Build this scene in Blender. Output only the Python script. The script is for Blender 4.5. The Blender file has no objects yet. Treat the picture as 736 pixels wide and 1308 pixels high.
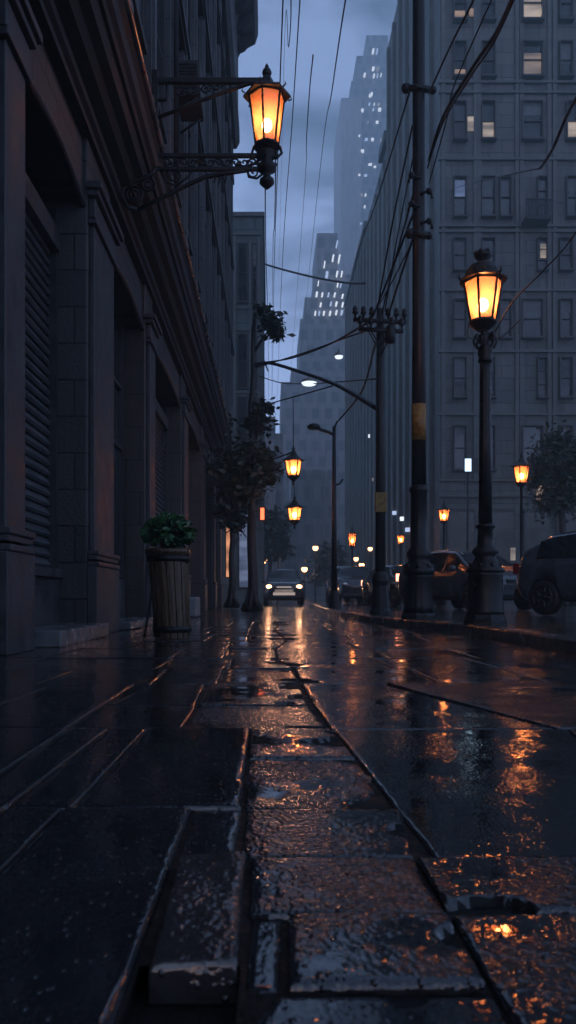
import bpy, bmesh, math, random
from mathutils import Vector, Matrix, noise
random.seed(11)
PI = math.pi
sc = bpy.context.scene

# ------------------------------------------------------------------ camera
H = 0.45            # eye height above the slabs
CX, CY = 345.0, 762.0
cam_d = bpy.data.cameras.new('camera')
cam = bpy.data.objects.new('camera', cam_d)
sc.collection.objects.link(cam)
cam.location = (0, 0, H)
cam.rotation_euler = (PI/2, 0, 0)
cam_d.sensor_fit = 'VERTICAL'
cam_d.sensor_height = 36.0
cam_d.sensor_width = 36.0
cam_d.lens = 36.0*1000/1308
cam_d.shift_x = (368-CX)/1308
cam_d.shift_y = (CY-654)/1308
cam_d.clip_start = 0.02
cam_d.clip_end = 2000
cam_d.dof.use_dof = True
cam_d.dof.focus_distance = 8.5
cam_d.dof.aperture_fstop = 7.0
sc.camera = cam

# ------------------------------------------------------------------ world, sun, exposure
w = bpy.data.worlds.new('World'); sc.world = w; w.use_nodes = True
nt = w.node_tree; N = nt.nodes; L = nt.links
bg = N['Background']
sky = N.new('ShaderNodeTexSky'); sky.sky_type = 'NISHITA'; sky.sun_disc = False
sky.sun_elevation = math.radians(3); sky.sun_rotation = math.radians(200)
sky.dust_density = 2.0
tc = N.new('ShaderNodeTexCoord')
mp = N.new('ShaderNodeMapping'); mp.inputs['Scale'].default_value = (1.0, 1.0, 2.2)
nz = N.new('ShaderNodeTexNoise'); nz.inputs['Scale'].default_value = 4.6; nz.inputs['Detail'].default_value = 7
nz.inputs['Roughness'].default_value = 0.52; nz.inputs['Distortion'].default_value = 0.4
cr = N.new('ShaderNodeValToRGB')
cr.color_ramp.elements[0].position = 0.41; cr.color_ramp.elements[0].color = (0.040, 0.062, 0.125, 1)
cr.color_ramp.elements[1].position = 0.60; cr.color_ramp.elements[1].color = (0.29, 0.39, 0.69, 1)
sep = N.new('ShaderNodeSeparateXYZ')
hor = N.new('ShaderNodeMapRange'); hor.inputs['From Min'].default_value = 0.0; hor.inputs['From Max'].default_value = 0.75
hor.inputs['To Min'].default_value = 1.25; hor.inputs['To Max'].default_value = 0.55
mul = N.new('ShaderNodeVectorMath'); mul.operation = 'SCALE'
skm = N.new('ShaderNodeVectorMath'); skm.operation = 'SCALE'; skm.inputs['Scale'].default_value = 0.02
add = N.new('ShaderNodeVectorMath'); add.operation = 'ADD'
L.new(tc.outputs['Generated'], mp.inputs['Vector']); L.new(mp.outputs['Vector'], nz.inputs['Vector'])
L.new(nz.outputs['Fac'], cr.inputs['Fac'])
L.new(tc.outputs['Generated'], sep.inputs[0]); L.new(sep.outputs['Z'], hor.inputs['Value'])
L.new(cr.outputs['Color'], mul.inputs[0]); L.new(hor.outputs['Result'], mul.inputs['Scale'])
L.new(sky.outputs['Color'], skm.inputs[0])
L.new(mul.outputs[0], add.inputs[0]); L.new(skm.outputs[0], add.inputs[1])
L.new(add.outputs[0], bg.inputs['Color']); bg.inputs['Strength'].default_value = 1.55

sd = bpy.data.lights.new('sun', 'SUN'); sd.energy = 0.06; sd.angle = math.radians(30); sd.color = (0.75, 0.85, 1.0)
so = bpy.data.objects.new('sun', sd); sc.collection.objects.link(so)
so.rotation_euler = (math.radians(50), 0, math.radians(-20))
sc.view_settings.view_transform = 'Standard'; sc.view_settings.look = 'None'
sc.view_settings.exposure = 0.22; sc.view_settings.gamma = 1.0
sc.cycles.use_denoising = True
sc.cycles.max_bounces = 8; sc.cycles.diffuse_bounces = 2; sc.cycles.glossy_bounces = 4
sc.cycles.transparent_max_bounces = 12; sc.cycles.volume_bounces = 1
sc.cycles.sample_clamp_indirect = 8.0
sc.cycles.caustics_reflective = False; sc.cycles.caustics_refractive = False

# ------------------------------------------------------------------ helpers
col = sc.collection
def P(px, py, Y):
    """world point seen at photo pixel (px, py) at a chosen distance Y"""
    return Vector(((px-CX)*Y/1000, Y, H+(CY-py)*Y/1000))

def link_props(o, label=None, cat=None, group=None, kind=None):
    if label: o['label'] = label
    if cat: o['category'] = cat
    if group: o['group'] = group
    if kind: o['kind'] = kind
    return o

def thing(name, label, cat, loc=(0, 0, 0), rz=0.0, group=None):
    o = bpy.data.objects.new(name, None); col.objects.link(o)
    o.location = loc; o.rotation_euler = (0, 0, rz); o.empty_display_size = 0.2
    return link_props(o, label, cat, group)

class MB:
    def __init__(s): s.v = []; s.f = []; s.smooth = []
    def add(s, vs, fs, smooth=False):
        o = len(s.v); s.v += [Vector(v) for v in vs]
        for f in fs: s.f.append(tuple(i+o for i in f)); s.smooth.append(smooth)
        return s
    def box(s, x0, x1, y0, y1, z0, z1, b=0.0):
        x0, x1 = min(x0, x1), max(x0, x1); y0, y1 = min(y0, y1), max(y0, y1); z0, z1 = min(z0, z1), max(z0, z1)
        vs = [(x, y, z) for z in (z0, z1) for y in (y0, y1) for x in (x0, x1)]
        return s.add(vs, [(0, 2, 3, 1), (4, 5, 7, 6), (0, 1, 5, 4), (2, 6, 7, 3), (0, 4, 6, 2), (1, 3, 7, 5)])
    def frustum(s, c, z0, z1, r0, r1, n=4, rot=PI/4, caps=True):
        vs = [(c[0]+r*math.cos(rot+2*PI*i/n), c[1]+r*math.sin(rot+2*PI*i/n), z) for r, z in ((r0, z0), (r1, z1)) for i in range(n)]
        fs = [(i, (i+1) % n, n+(i+1) % n, n+i) for i in range(n)]
        if caps: fs += [tuple(range(n-1, -1, -1)), tuple(range(n, 2*n))]
        return s.add(vs, fs)
    def lathe(s, c, prof, n=24, smooth=True, flute=None):
        """prof: list of (r, z); flute: (z0, z1, count, depth)"""
        vs = []; m = len(prof)
        for r, z in prof:
            for i in range(n):
                a = 2*PI*i/n; rr = r
                if flute and flute[0] <= z <= flute[1]: rr = r*(1-flute[3]*(0.5+0.5*math.cos(flute[2]*a)))
                vs.append((c[0]+rr*math.cos(a), c[1]+rr*math.sin(a), c[2]+z))
        fs = [(k*n+i, k*n+(i+1) % n, (k+1)*n+(i+1) % n, (k+1)*n+i) for k in range(m-1) for i in range(n)]
        fs += [tuple(range(n-1, -1, -1)), tuple(range((m-1)*n, m*n))]
        return s.add(vs, fs, smooth)
    def tube(s, pts, r, n=6, smooth=True, r1=None):
        pts = [Vector(p) for p in pts]; m = len(pts); vs = []
        up = None
        for k, p in enumerate(pts):
            t = (pts[min(k+1, m-1)]-pts[max(k-1, 0)]).normalized()
            if up is None: up = t.orthogonal().normalized()
            u = (up-t*up.dot(t)); u = u.normalized() if u.length > 1e-5 else t.orthogonal().normalized()
            up = u; b = t.cross(u)
            rr = r if r1 is None else r+(r1-r)*k/(m-1)
            for i in range(n):
                a = 2*PI*i/n; vs.append(p+(u*math.cos(a)+b*math.sin(a))*rr)
        fs = [(k*n+i, k*n+(i+1) % n, (k+1)*n+(i+1) % n, (k+1)*n+i) for k in range(m-1) for i in range(n)]
        fs += [tuple(range(n-1, -1, -1)), tuple(range((m-1)*n, m*n))]
        return s.add(vs, fs, smooth)
    def ball(s, c, r, n=10, sz=1.0):
        prof = [(max(r*math.sin(PI*k/8), 1e-4), -r*sz*math.cos(PI*k/8)) for k in range(9)]
        return s.lathe(c, prof, n)
    def prism_y(s, poly, y0, y1):
        """poly: (x,z) points extruded along y"""
        n = len(poly); vs = [(x, y, z) for y in (y0, y1) for x, z in poly]
        return s.add(vs, [(i, (i+1) % n, n+(i+1) % n, n+i) for i in range(n)]+[tuple(range(n-1, -1, -1)), tuple(range(n, 2*n))])
    def prism_x(s, poly, x0, x1):
        n = len(poly); vs = [(x, y, z) for x in (x0, x1) for y, z in poly]
        return s.add(vs, [(i, (i+1) % n, n+(i+1) % n, n+i) for i in range(n)]+[tuple(range(n-1, -1, -1)), tuple(range(n, 2*n))])
    def build(s, name, mat, parent=None, bevel=0.0, world=True):
        me = bpy.data.meshes.new(name)
        off = Vector((0, 0, 0))
        if parent is not None and world:
            q = parent
            while q is not None: off += q.location; q = q.parent
        me.from_pydata([tuple(v-off) for v in s.v], [], s.f)
        me.polygons.foreach_set('use_smooth', s.smooth)
        bm = bmesh.new(); bm.from_mesh(me); bmesh.ops.recalc_face_normals(bm, faces=bm.faces); bm.to_mesh(me); bm.free()
        me.materials.append(mat); me.update()
        o = bpy.data.objects.new(name, me); col.objects.link(o); o.parent = parent
        if bevel:
            b = o.modifiers.new('bevel', 'BEVEL'); b.width = bevel; b.segments = 2; b.limit_method = 'ANGLE'
        return o

def copy_tree(o, parent=None):
    c = o.copy(); col.objects.link(c); c.parent = parent
    for ch in list(o.children): copy_tree(ch, c)
    return c

def bez(p0, p1, sag, n=14):
    p0, p1 = Vector(p0), Vector(p1)
    return [p0.lerp(p1, t/n)-Vector((0, 0, sag*4*(t/n)*(1-t/n))) for t in range(n+1)]

# ------------------------------------------------------------------ materials
def mat(name, c1, c2=None, rough=(0.5, 0.5), scale=4.0, bump=0.0, bscale=30.0, metal=0.0, detail=5, stretch=(1, 1, 1), spec=0.5, lo=0.35, hi=0.65):
    m = bpy.data.materials.new(name); m.use_nodes = True
    t = m.node_tree; n = t.nodes; l = t.links; b = n['Principled BSDF']
    b.inputs['Metallic'].default_value = metal
    b.inputs['Specular IOR Level'].default_value = spec
    tc = n.new('ShaderNodeTexCoord'); mp = n.new('ShaderNodeMapping'); mp.inputs['Scale'].default_value = stretch
    geo = n.new('ShaderNodeNewGeometry')
    l.new(geo.outputs['Position'], mp.inputs['Vector'])
    a = n.new('ShaderNodeTexNoise'); a.inputs['Scale'].default_value = scale; a.inputs['Detail'].default_value = detail
    l.new(mp.outputs['Vector'], a.inputs['Vector'])
    r = n.new('ShaderNodeValToRGB'); r.color_ramp.elements[0].position = lo; r.color_ramp.elements[1].position = hi
    r.color_ramp.elements[0].color = (*c1, 1); r.color_ramp.elements[1].color = (*(c2 or c1), 1)
    l.new(a.outputs['Fac'], r.inputs['Fac']); l.new(r.outputs['Color'], b.inputs['Base Color'])
    mr = n.new('ShaderNodeMapRange'); mr.inputs['From Min'].default_value = lo; mr.inputs['From Max'].default_value = hi
    mr.inputs['To Min'].default_value = rough[0]; mr.inputs['To Max'].default_value = rough[1]
    l.new(a.outputs['Fac'], mr.inputs['Value']); l.new(mr.outputs['Result'], b.inputs['Roughness'])
    if bump:
        q = n.new('ShaderNodeTexNoise'); q.inputs['Scale'].default_value = bscale; q.inputs['Detail'].default_value = 4
        l.new(mp.outputs['Vector'], q.inputs['Vector'])
        bp = n.new('ShaderNodeBump'); bp.inputs['Strength'].default_value = 1.0; bp.inputs['Distance'].default_value = bump
        l.new(q.outputs['Fac'], bp.inputs['Height']); l.new(bp.outputs['Normal'], b.inputs['Normal'])
    return m

def masonry(name, c1, c2, mortar, bw, bh, rough=(0.35, 0.7), axis='X', bump=0.01, msize=0.012, streak=1.0):
    """stone or brick coursing in world metres; axis is the wall's horizontal direction"""
    m = bpy.data.materials.new(name); m.use_nodes = True
    t = m.node_tree; n = t.nodes; l = t.links; b = n['Principled BSDF']
    geo = n.new('ShaderNodeNewGeometry'); sp = n.new('ShaderNodeSeparateXYZ'); cb = n.new('ShaderNodeCombineXYZ')
    l.new(geo.outputs['Position'], sp.inputs[0])
    ad = n.new('ShaderNodeMath'); ad.operation = 'ADD'
    l.new(sp.outputs['X'], ad.inputs[0]); l.new(sp.outputs['Y'], ad.inputs[1])
    l.new(ad.outputs[0], cb.inputs['X']); l.new(sp.outputs['Z'], cb.inputs['Y'])
    br = n.new('ShaderNodeTexBrick'); br.inputs['Scale'].default_value = 1.0
    br.inputs['Color1'].default_value = (*c1, 1); br.inputs['Color2'].default_value = (*c2, 1); br.inputs['Mortar'].default_value = (*mortar, 1)
    br.inputs['Mortar Size'].default_value = msize; br.inputs['Brick Width'].default_value = bw; br.inputs['Row Height'].default_value = bh
    br.inputs['Mortar Smooth'].default_value = 0.3
    l.new(cb.outputs[0], br.inputs['Vector'])
    st = n.new('ShaderNodeTexNoise'); st.inputs['Scale'].default_value = 1.0; st.inputs['Detail'].default_value = 8; st.inputs['Roughness'].default_value = 0.65
    mp = n.new('ShaderNodeMapping'); mp.inputs['Scale'].default_value = (1.6, 1.6, 0.16)
    l.new(geo.outputs['Position'], mp.inputs['Vector']); l.new(mp.outputs['Vector'], st.inputs['Vector'])
    mr = n.new('ShaderNodeMapRange'); mr.inputs['From Min'].default_value = 0.3; mr.inputs['From Max'].default_value = 0.7
    mr.inputs['To Min'].default_value = 1-0.55*streak; mr.inputs['To Max'].default_value = 1+0.35*streak
    l.new(st.outputs['Fac'], mr.inputs['Value'])
    vm = n.new('ShaderNodeVectorMath'); vm.operation = 'SCALE'
    l.new(br.outputs['Color'], vm.inputs[0]); l.new(mr.outputs['Result'], vm.inputs['Scale']); l.new(vm.outputs[0], b.inputs['Base Color'])
    m2 = n.new('ShaderNodeMapRange'); m2.inputs['From Min'].default_value = 0.3; m2.inputs['From Max'].default_value = 0.7
    m2.inputs['To Min'].default_value = rough[0]; m2.inputs['To Max'].default_value = rough[1]
    l.new(st.outputs['Fac'], m2.inputs['Value']); l.new(m2.outputs['Result'], b.inputs['Roughness'])
    if bump:
        f = n.new('ShaderNodeTexNoise'); f.inputs['Scale'].default_value = 25; f.inputs['Detail'].default_value = 4
        l.new(geo.outputs['Position'], f.inputs['Vector'])
        sb = n.new('ShaderNodeMath'); sb.operation = 'SUBTRACT'; l.new(f.outputs['Fac'], sb.inputs[0]); l.new(br.outputs['Fac'], sb.inputs[1])
        bp = n.new('ShaderNodeBump'); bp.inputs['Distance'].default_value = bump; l.new(sb.outputs[0], bp.inputs['Height']); l.new(bp.outputs['Normal'], b.inputs['Normal'])
    return m

def emit(name, c, s, pattern=False):
    m = bpy.data.materials.new(name); m.use_nodes = True
    t = m.node_tree; n = t.nodes; l = t.links; b = n['Principled BSDF']
    b.inputs['Base Color'].default_value = (c[0]*0.3, c[1]*0.3, c[2]*0.3, 1); b.inputs['Roughness'].default_value = 0.3
    b.inputs['Emission Color'].default_value = (*c, 1); b.inputs['Emission Strength'].default_value = s
    if pattern:
        geo = n.new('ShaderNodeNewGeometry'); q = n.new('ShaderNodeTexNoise'); q.inputs['Scale'].default_value = 1.7; q.inputs['Detail'].default_value = 3
        mp = n.new('ShaderNodeMapping'); mp.inputs['Scale'].default_value = (0.25, 0.25, 1.5)
        l.new(geo.outputs['Position'], mp.inputs[0]); l.new(mp.outputs[0], q.inputs['Vector'])
        mr = n.new('ShaderNodeMapRange'); mr.inputs['From Min'].default_value = 0.35; mr.inputs['From Max'].default_value = 0.62
        mr.inputs['To Min'].default_value = 0.3*s; mr.inputs['To Max'].default_value = 1.15*s
        l.new(q.outputs['Fac'], mr.inputs['Value']); l.new(mr.outputs[0], b.inputs['Emission Strength'])
    return m

def frosted(name, c, tr=0.35):
    """amber lantern glass: part clear, part diffusing the lamp inside it"""
    m = bpy.data.materials.new(name); m.use_nodes = True
    t = m.node_tree; n = t.nodes; l = t.links; n.remove(n['Principled BSDF']); out = n['Material Output']
    a = n.new('ShaderNodeBsdfTransparent'); a.inputs[0].default_value = (*c, 1)
    b = n.new('ShaderNodeBsdfTranslucent'); b.inputs[0].default_value = (c[0]*.44, c[1]*.25, c[2]*.19, 1)
    g = n.new('ShaderNodeBsdfGlossy'); g.inputs['Roughness'].default_value = 0.12; g.inputs['Color'].default_value = (0.8, 0.8, 0.8, 1)
    x = n.new('ShaderNodeMixShader'); q = n.new('ShaderNodeTexNoise'); q.inputs['Scale'].default_value = 14
    mr = n.new('ShaderNodeMapRange'); mr.inputs['To Min'].default_value = 1-tr-0.1; mr.inputs['To Max'].default_value = 1-tr+0.1
    l.new(q.outputs['Fac'], mr.inputs['Value']); l.new(mr.outputs[0], x.inputs[0])
    l.new(a.outputs[0], x.inputs[1]); l.new(b.outputs[0], x.inputs[2])
    y = n.new('ShaderNodeMixShader'); y.inputs[0].default_value = 0.05
    l.new(x.outputs[0], y.inputs[1]); l.new(g.outputs[0], y.inputs[2]); l.new(y.outputs[0], out.inputs['Surface'])
    return m

M = {}
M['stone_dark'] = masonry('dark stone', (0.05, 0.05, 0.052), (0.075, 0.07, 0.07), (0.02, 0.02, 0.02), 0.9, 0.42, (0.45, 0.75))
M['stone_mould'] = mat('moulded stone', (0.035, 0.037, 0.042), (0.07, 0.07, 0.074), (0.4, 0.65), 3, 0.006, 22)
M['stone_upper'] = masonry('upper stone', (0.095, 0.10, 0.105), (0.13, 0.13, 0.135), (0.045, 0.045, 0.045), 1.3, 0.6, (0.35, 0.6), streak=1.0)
M['mould_matte'] = mat('sooty ledge stone', (0.028, 0.030, 0.033), (0.055, 0.055, 0.058), (0.6, 0.85), 3, 0.006, 22, spec=0.25)
M['brick_quoin'] = masonry('brown brick pier', (0.06, 0.048, 0.044), (0.08, 0.062, 0.056), (0.03, 0.025, 0.02), 0.5, 0.55, (0.25, 0.5))
M['facade'] = masonry('grey facade stone', (0.10, 0.115, 0.115), (0.145, 0.155, 0.15), (0.05, 0.05, 0.05), 1.6, 0.8, (0.5, 0.8), bump=0.02, msize=0.02)
M['facade_b'] = masonry('greenish facade stone', (0.085, 0.11, 0.11), (0.115, 0.14, 0.135), (0.05, 0.06, 0.06), 2.2, 1.1, (0.5, 0.8), bump=0.02, msize=0.03)
M['facade_trim'] = mat('facade trim', (0.08, 0.09, 0.09), (0.13, 0.14, 0.135), (0.5, 0.7), 1.5, 0.01, 8)
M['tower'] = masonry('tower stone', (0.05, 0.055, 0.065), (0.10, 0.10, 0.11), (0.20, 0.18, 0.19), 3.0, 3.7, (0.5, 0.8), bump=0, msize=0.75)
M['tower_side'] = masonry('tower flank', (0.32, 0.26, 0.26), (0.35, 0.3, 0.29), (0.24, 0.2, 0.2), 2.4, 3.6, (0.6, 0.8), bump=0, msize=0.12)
M['iron'] = mat('wet black iron', (0.006, 0.006, 0.007), (0.018, 0.016, 0.015), (0.25, 0.48), 9, 0.002, 60, metal=0.1, spec=0.4)
M['iron_pole'] = mat('dark painted pole', (0.008, 0.009, 0.011), (0.02, 0.02, 0.022), (0.3, 0.5), 4, 0.002, 40, stretch=(1, 1, 0.25), spec=0.35)
M['wood_pole'] = mat('wet timber pole', (0.012, 0.011, 0.011), (0.03, 0.026, 0.024), (0.4, 0.65), 6, 0.006, 30, stretch=(3, 3, 0.2))
M['yellow'] = mat('worn yellow band', (0.16, 0.09, 0.02), (0.32, 0.2, 0.04), (0.4, 0.6), 14, 0.002, 40)
M['shutter'] = mat('shutter metal', (0.13, 0.14, 0.155), (0.2, 0.2, 0.215), (0.3, 0.45), 5, 0.001, 60, metal=0.5)
M['gutter'] = mat('wet zinc gutter', (0.16, 0.17, 0.19), (0.28, 0.29, 0.31), (0.2, 0.35), 3, 0.001, 20, metal=0.8)
M['void'] = mat('unlit interior', (0.012, 0.012, 0.013), (0.02, 0.02, 0.02), (0.6, 0.8), 2)
M['glass'] = mat('dark window glass', (0.012, 0.016, 0.02), (0.03, 0.035, 0.04), (0.04, 0.12), 0.9, 0.004, 1.5, spec=0.8)
M['glass_pale'] = mat('pale window glass', (0.2, 0.23, 0.28), (0.3, 0.33, 0.38), (0.08, 0.2), 0.8, 0.002, 1.5, spec=0.8)  # pane with a pale blue grey base colour
M['frame'] = mat('window frame paint', (0.025, 0.027, 0.03), (0.05, 0.05, 0.05), (0.4, 0.6), 6)
M['blind'] = mat('drawn blind', (0.10, 0.115, 0.13), (0.16, 0.18, 0.2), (0.5, 0.7), 3)
M['curtain'] = mat('dull curtain', (0.06, 0.06, 0.07), (0.1, 0.1, 0.11), (0.6, 0.8), 3, stretch=(6, 6, .3))
M['lit_warm'] = emit('warm lit room', (1.0, 0.66, 0.42), 0.26, True)
M['lit_cream'] = emit('cream lit room', (1.0, 0.80, 0.62), 0.30, True)
M['lit_dim'] = emit('dim lit room', (0.8, 0.6, 0.46), 0.20, True)
M['lit_cool'] = emit('cool lit room', (0.45, 0.62, 1.0), 0.13, True)
M['lit_white'] = emit('white city light', (0.86, 0.92, 1.0), 1.1)
M['lit_blue'] = emit('pale city light', (0.55, 0.68, 1.0), 0.8)
M['bulb'] = emit('lamp flame', (1.0, 0.60, 0.28), 95)
M['bulb_small'] = emit('small lamp flame', (1.0, 0.50, 0.20), 130)
M['amber'] = frosted('amber lantern glass', (0.95, 0.56, 0.33), 0.42)
M['lamp_amber'] = emit('far amber lamp', (1.0, 0.42, 0.16), 7)
M['lamp_peach'] = emit('far peach lamp', (1.0, 0.52, 0.27), 3.5)
M['lamp_white'] = emit('white luminaire', (0.82, 0.92, 1.0), 1.0)
M['headlight'] = emit('headlight glow', (1.0, 0.48, 0.22), 8)
M['drl'] = emit('bumper light strip', (0.95, 0.75, 0.65), 0.35)
M['sign_orange'] = emit('orange lit sign', (1.0, 0.42, 0.22), 0.62, True)
M['sign_red'] = emit('red lit sign', (1.0, 0.16, 0.06), 2.2)
M['sky_strip'] = emit('sky strip glow', (0.45, 0.56, 0.85), 0.22, True)  # added glow in place of sky brightness, not a lamp
M['sign_blue'] = emit('blue white lit sign', (0.55, 0.8, 1.0), 1.8)
M['taillight'] = emit('tail lamp glow', (1.0, 0.34, 0.2), 4)
M['rubber'] = mat('tyre rubber', (0.012, 0.012, 0.012), (0.02, 0.02, 0.02), (0.5, 0.7), 20)
M['rim'] = mat('wheel rim', (0.05, 0.05, 0.052), (0.09, 0.09, 0.09), (0.25, 0.4), 9, metal=0.9)
M['car_glass'] = mat('car glass', (0.006, 0.007, 0.009), (0.012, 0.013, 0.015), (0.03, 0.08), 3, spec=0.9)
M['chrome'] = mat('wet chrome trim', (0.5, 0.5, 0.5), (0.6, 0.6, 0.6), (0.08, 0.2), 9, metal=1.0)
M['cable'] = mat('black cable', (0.008, 0.008, 0.009), (0.014, 0.014, 0.014), (0.4, 0.6), 9)
M['bark'] = mat('wet bark', (0.012, 0.011, 0.010), (0.03, 0.026, 0.022), (0.35, 0.6), 6, 0.015, 14, stretch=(2, 2, 0.4))
M['leaf'] = mat('dark leaves', (0.012, 0.024, 0.016), (0.035, 0.055, 0.032), (0.3, 0.45), 3)
M['leaf_pot'] = mat('glossy green leaves', (0.025, 0.085, 0.035), (0.07, 0.19, 0.07), (0.14, 0.3), 9)
M['pot_wood'] = mat('wet barrel staves', (0.045, 0.026, 0.013), (0.12, 0.07, 0.035), (0.2, 0.4), 7, 0.004, 30, stretch=(5, 5, 0.4))
M['soil'] = mat('potting soil', (0.02, 0.015, 0.012), (0.035, 0.025, 0.02), (0.7, 0.9), 20, 0.01, 40)
M['concrete'] = mat('pale concrete', (0.2, 0.21, 0.22), (0.3, 0.3, 0.31), (0.3, 0.6), 5, 0.004, 30)
M['step'] = mat('wet stone step', (0.12, 0.125, 0.13), (0.2, 0.2, 0.205), (0.1, 0.3), 5, 0.003, 30)

def paint(name, c, r=0.22):
    m = mat(name, c, tuple(x*1.15 for x in c), (r, r+0.08), 3, 0.0006, 140, metal=0.2)
    m.node_tree.nodes['Principled BSDF'].inputs['Coat Weight'].default_value = 0.7
    m.node_tree.nodes['Principled BSDF'].inputs['Coat Roughness'].default_value = 0.06
    return m
M['paint_dark'] = paint('dark navy paint', (0.06, 0.075, 0.10))
M['paint_grey'] = paint('grey paint', (0.06, 0.065, 0.075))
M['paint_pale'] = paint('silver grey paint', (0.16, 0.17, 0.19))
M['paint_black'] = paint('black paint', (0.014, 0.014, 0.016))

def wet_ground(name, attr=True, base=((0.009, 0.010, 0.013), (0.026, 0.028, 0.033))):
    m = bpy.data.materials.new(name); m.use_nodes = True
    t = m.node_tree; n = t.nodes; l = t.links; b = n['Principled BSDF']
    geo = n.new('ShaderNodeNewGeometry')
    a = n.new('ShaderNodeTexNoise'); a.inputs['Scale'].default_value = 3.0; a.inputs['Detail'].default_value = 9; a.inputs['Roughness'].default_value = 0.6
    l.new(geo.outputs['Position'], a.inputs['Vector'])
    r = n.new('ShaderNodeValToRGB'); r.color_ramp.elements[0].position = 0.3; r.color_ramp.elements[1].position = 0.7
    r.color_ramp.elements[0].color = (*base[0], 1); r.color_ramp.elements[1].color = (*base[1], 1)
    l.new(a.outputs['Fac'], r.inputs['Fac']); l.new(r.outputs['Color'], b.inputs['Base Color'])
    # patches where the water film is thick (smooth) or thin (grainy)
    p = n.new('ShaderNodeTexNoise'); p.inputs['Scale'].default_value = 2.3; p.inputs['Detail'].default_value = 5; p.inputs['Roughness'].default_value = 0.6
    l.new(geo.outputs['Position'], p.inputs['Vector'])
    pm = n.new('ShaderNodeMapRange'); pm.inputs['From Min'].default_value = 0.42; pm.inputs['From Max'].default_value = 0.54
    l.new(p.outputs['Fac'], pm.inputs['Value'])
    gr = n.new('ShaderNodeMath'); gr.operation = 'MULTIPLY'
    if attr:
        at = n.new('ShaderNodeAttribute'); at.attribute_name = 'grain'
        l.new(pm.outputs[0], gr.inputs[0]); l.new(at.outputs['Fac'], gr.inputs[1])
    else:
        l.new(pm.outputs[0], gr.inputs[0]); gr.inputs[1].default_value = 0.95
    ro = n.new('ShaderNodeMapRange'); ro.inputs['To Min'].default_value = 0.035; ro.inputs['To Max'].default_value = 0.09
    l.new(gr.outputs[0], ro.inputs['Value']); l.new(ro.outputs[0], b.inputs['Roughness'])
    # stone grain and standing drops
    mp = n.new('ShaderNodeMapping'); mp.inputs['Scale'].default_value = (1.0, 0.72, 1.0)
    l.new(geo.outputs['Position'], mp.inputs['Vector'])
    acc = None
    for kind, scale, amp in (('n', 190, 0.0014), ('v', 105, -0.0036), ('n', 55, 0.0046), ('n', 18, 0.0040)):
        if kind == 'n':
            q = n.new('ShaderNodeTexNoise'); q.inputs['Scale'].default_value = scale; q.inputs['Detail'].default_value = 2; o_ = q.outputs['Fac']
        else:
            q = n.new('ShaderNodeTexVoronoi'); q.feature = 'SMOOTH_F1'; q.inputs['Scale'].default_value = scale; q.inputs['Smoothness'].default_value = 0.5; o_ = q.outputs['Distance']
        l.new(mp.outputs['Vector'], q.inputs['Vector'])
        a_ = n.new('ShaderNodeMath'); a_.operation = 'MULTIPLY_ADD'; a_.inputs[1].default_value = amp; a_.inputs[2].default_value = 0
        l.new(o_, a_.inputs[0])
        if acc: l.new(acc, a_.inputs[2])
        acc = a_.outputs[0]
    amp = n.new('ShaderNodeMapRange'); amp.inputs['To Min'].default_value = 0.03; amp.inputs['To Max'].default_value = 1.0
    l.new(gr.outputs[0], amp.inputs['Value'])
    s1 = n.new('ShaderNodeMath'); s1.operation = 'MULTIPLY'; l.new(acc, s1.inputs[0]); l.new(amp.outputs[0], s1.inputs[1])
    # scattered standing drops and grit on every stone
    dv = n.new('ShaderNodeTexVoronoi'); dv.inputs['Scale'].default_value = 42; dv.inputs['Randomness'].default_value = 1.0; l.new(mp.outputs['Vector'], dv.inputs['Vector'])
    dm = n.new('ShaderNodeMapRange'); dm.interpolation_type = 'SMOOTHSTEP'; dm.inputs['From Min'].default_value = 0.22; dm.inputs['From Max'].default_value = 0.04; dm.inputs['To Max'].default_value = 0.0034
    l.new(dv.outputs['Distance'], dm.inputs['Value'])
    s2 = n.new('ShaderNodeMath'); s2.operation = 'ADD'; l.new(s1.outputs[0], s2.inputs[0]); l.new(dm.outputs[0], s2.inputs[1])
    bp = n.new('ShaderNodeBump'); bp.inputs['Distance'].default_value = 1.0
    l.new(s2.outputs[0], bp.inputs['Height']); l.new(bp.outputs['Normal'], b.inputs['Normal'])
    b.inputs['Specular IOR Level'].default_value = 1.0
    return m
M['slab'] = wet_ground('wet paving stone')
M['slab_brown'] = wet_ground('wet brown paving stone', True, ((0.028, 0.026, 0.028), (0.06, 0.052, 0.052)))
M['asphalt'] = wet_ground('wet asphalt', False, ((0.010, 0.011, 0.013), (0.022, 0.023, 0.025)))
M['joint'] = mat('sunken joint earth', (0.006, 0.006, 0.006), (0.014, 0.013, 0.012), (0.5, 0.8), 12, 0.01, 40, spec=0.25)
M['kerbstone'] = mat('wet kerb stone', (0.045, 0.047, 0.052), (0.09, 0.09, 0.095), (0.12, 0.3), 4, 0.004, 35)
M['puddle'] = mat('standing rain water', (0.006, 0.007, 0.008), (0.009, 0.01, 0.012), (0.015, 0.03), 2, 0.0012, 7, spec=0.7)

# ------------------------------------------------------------------ ground
g = MB(); g.add([(-150, -50, -0.05), (150, -50, -0.05), (150, 296, -0.05), (-150, 296, -0.05)], [(0, 1, 2, 3)])
link_props(g.build('ground', M['joint']), kind='structure')

def fbm(x, y, s, o=0.0): return noise.noise(Vector((x*s+o, y*s-o, o*0.37)))

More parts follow.
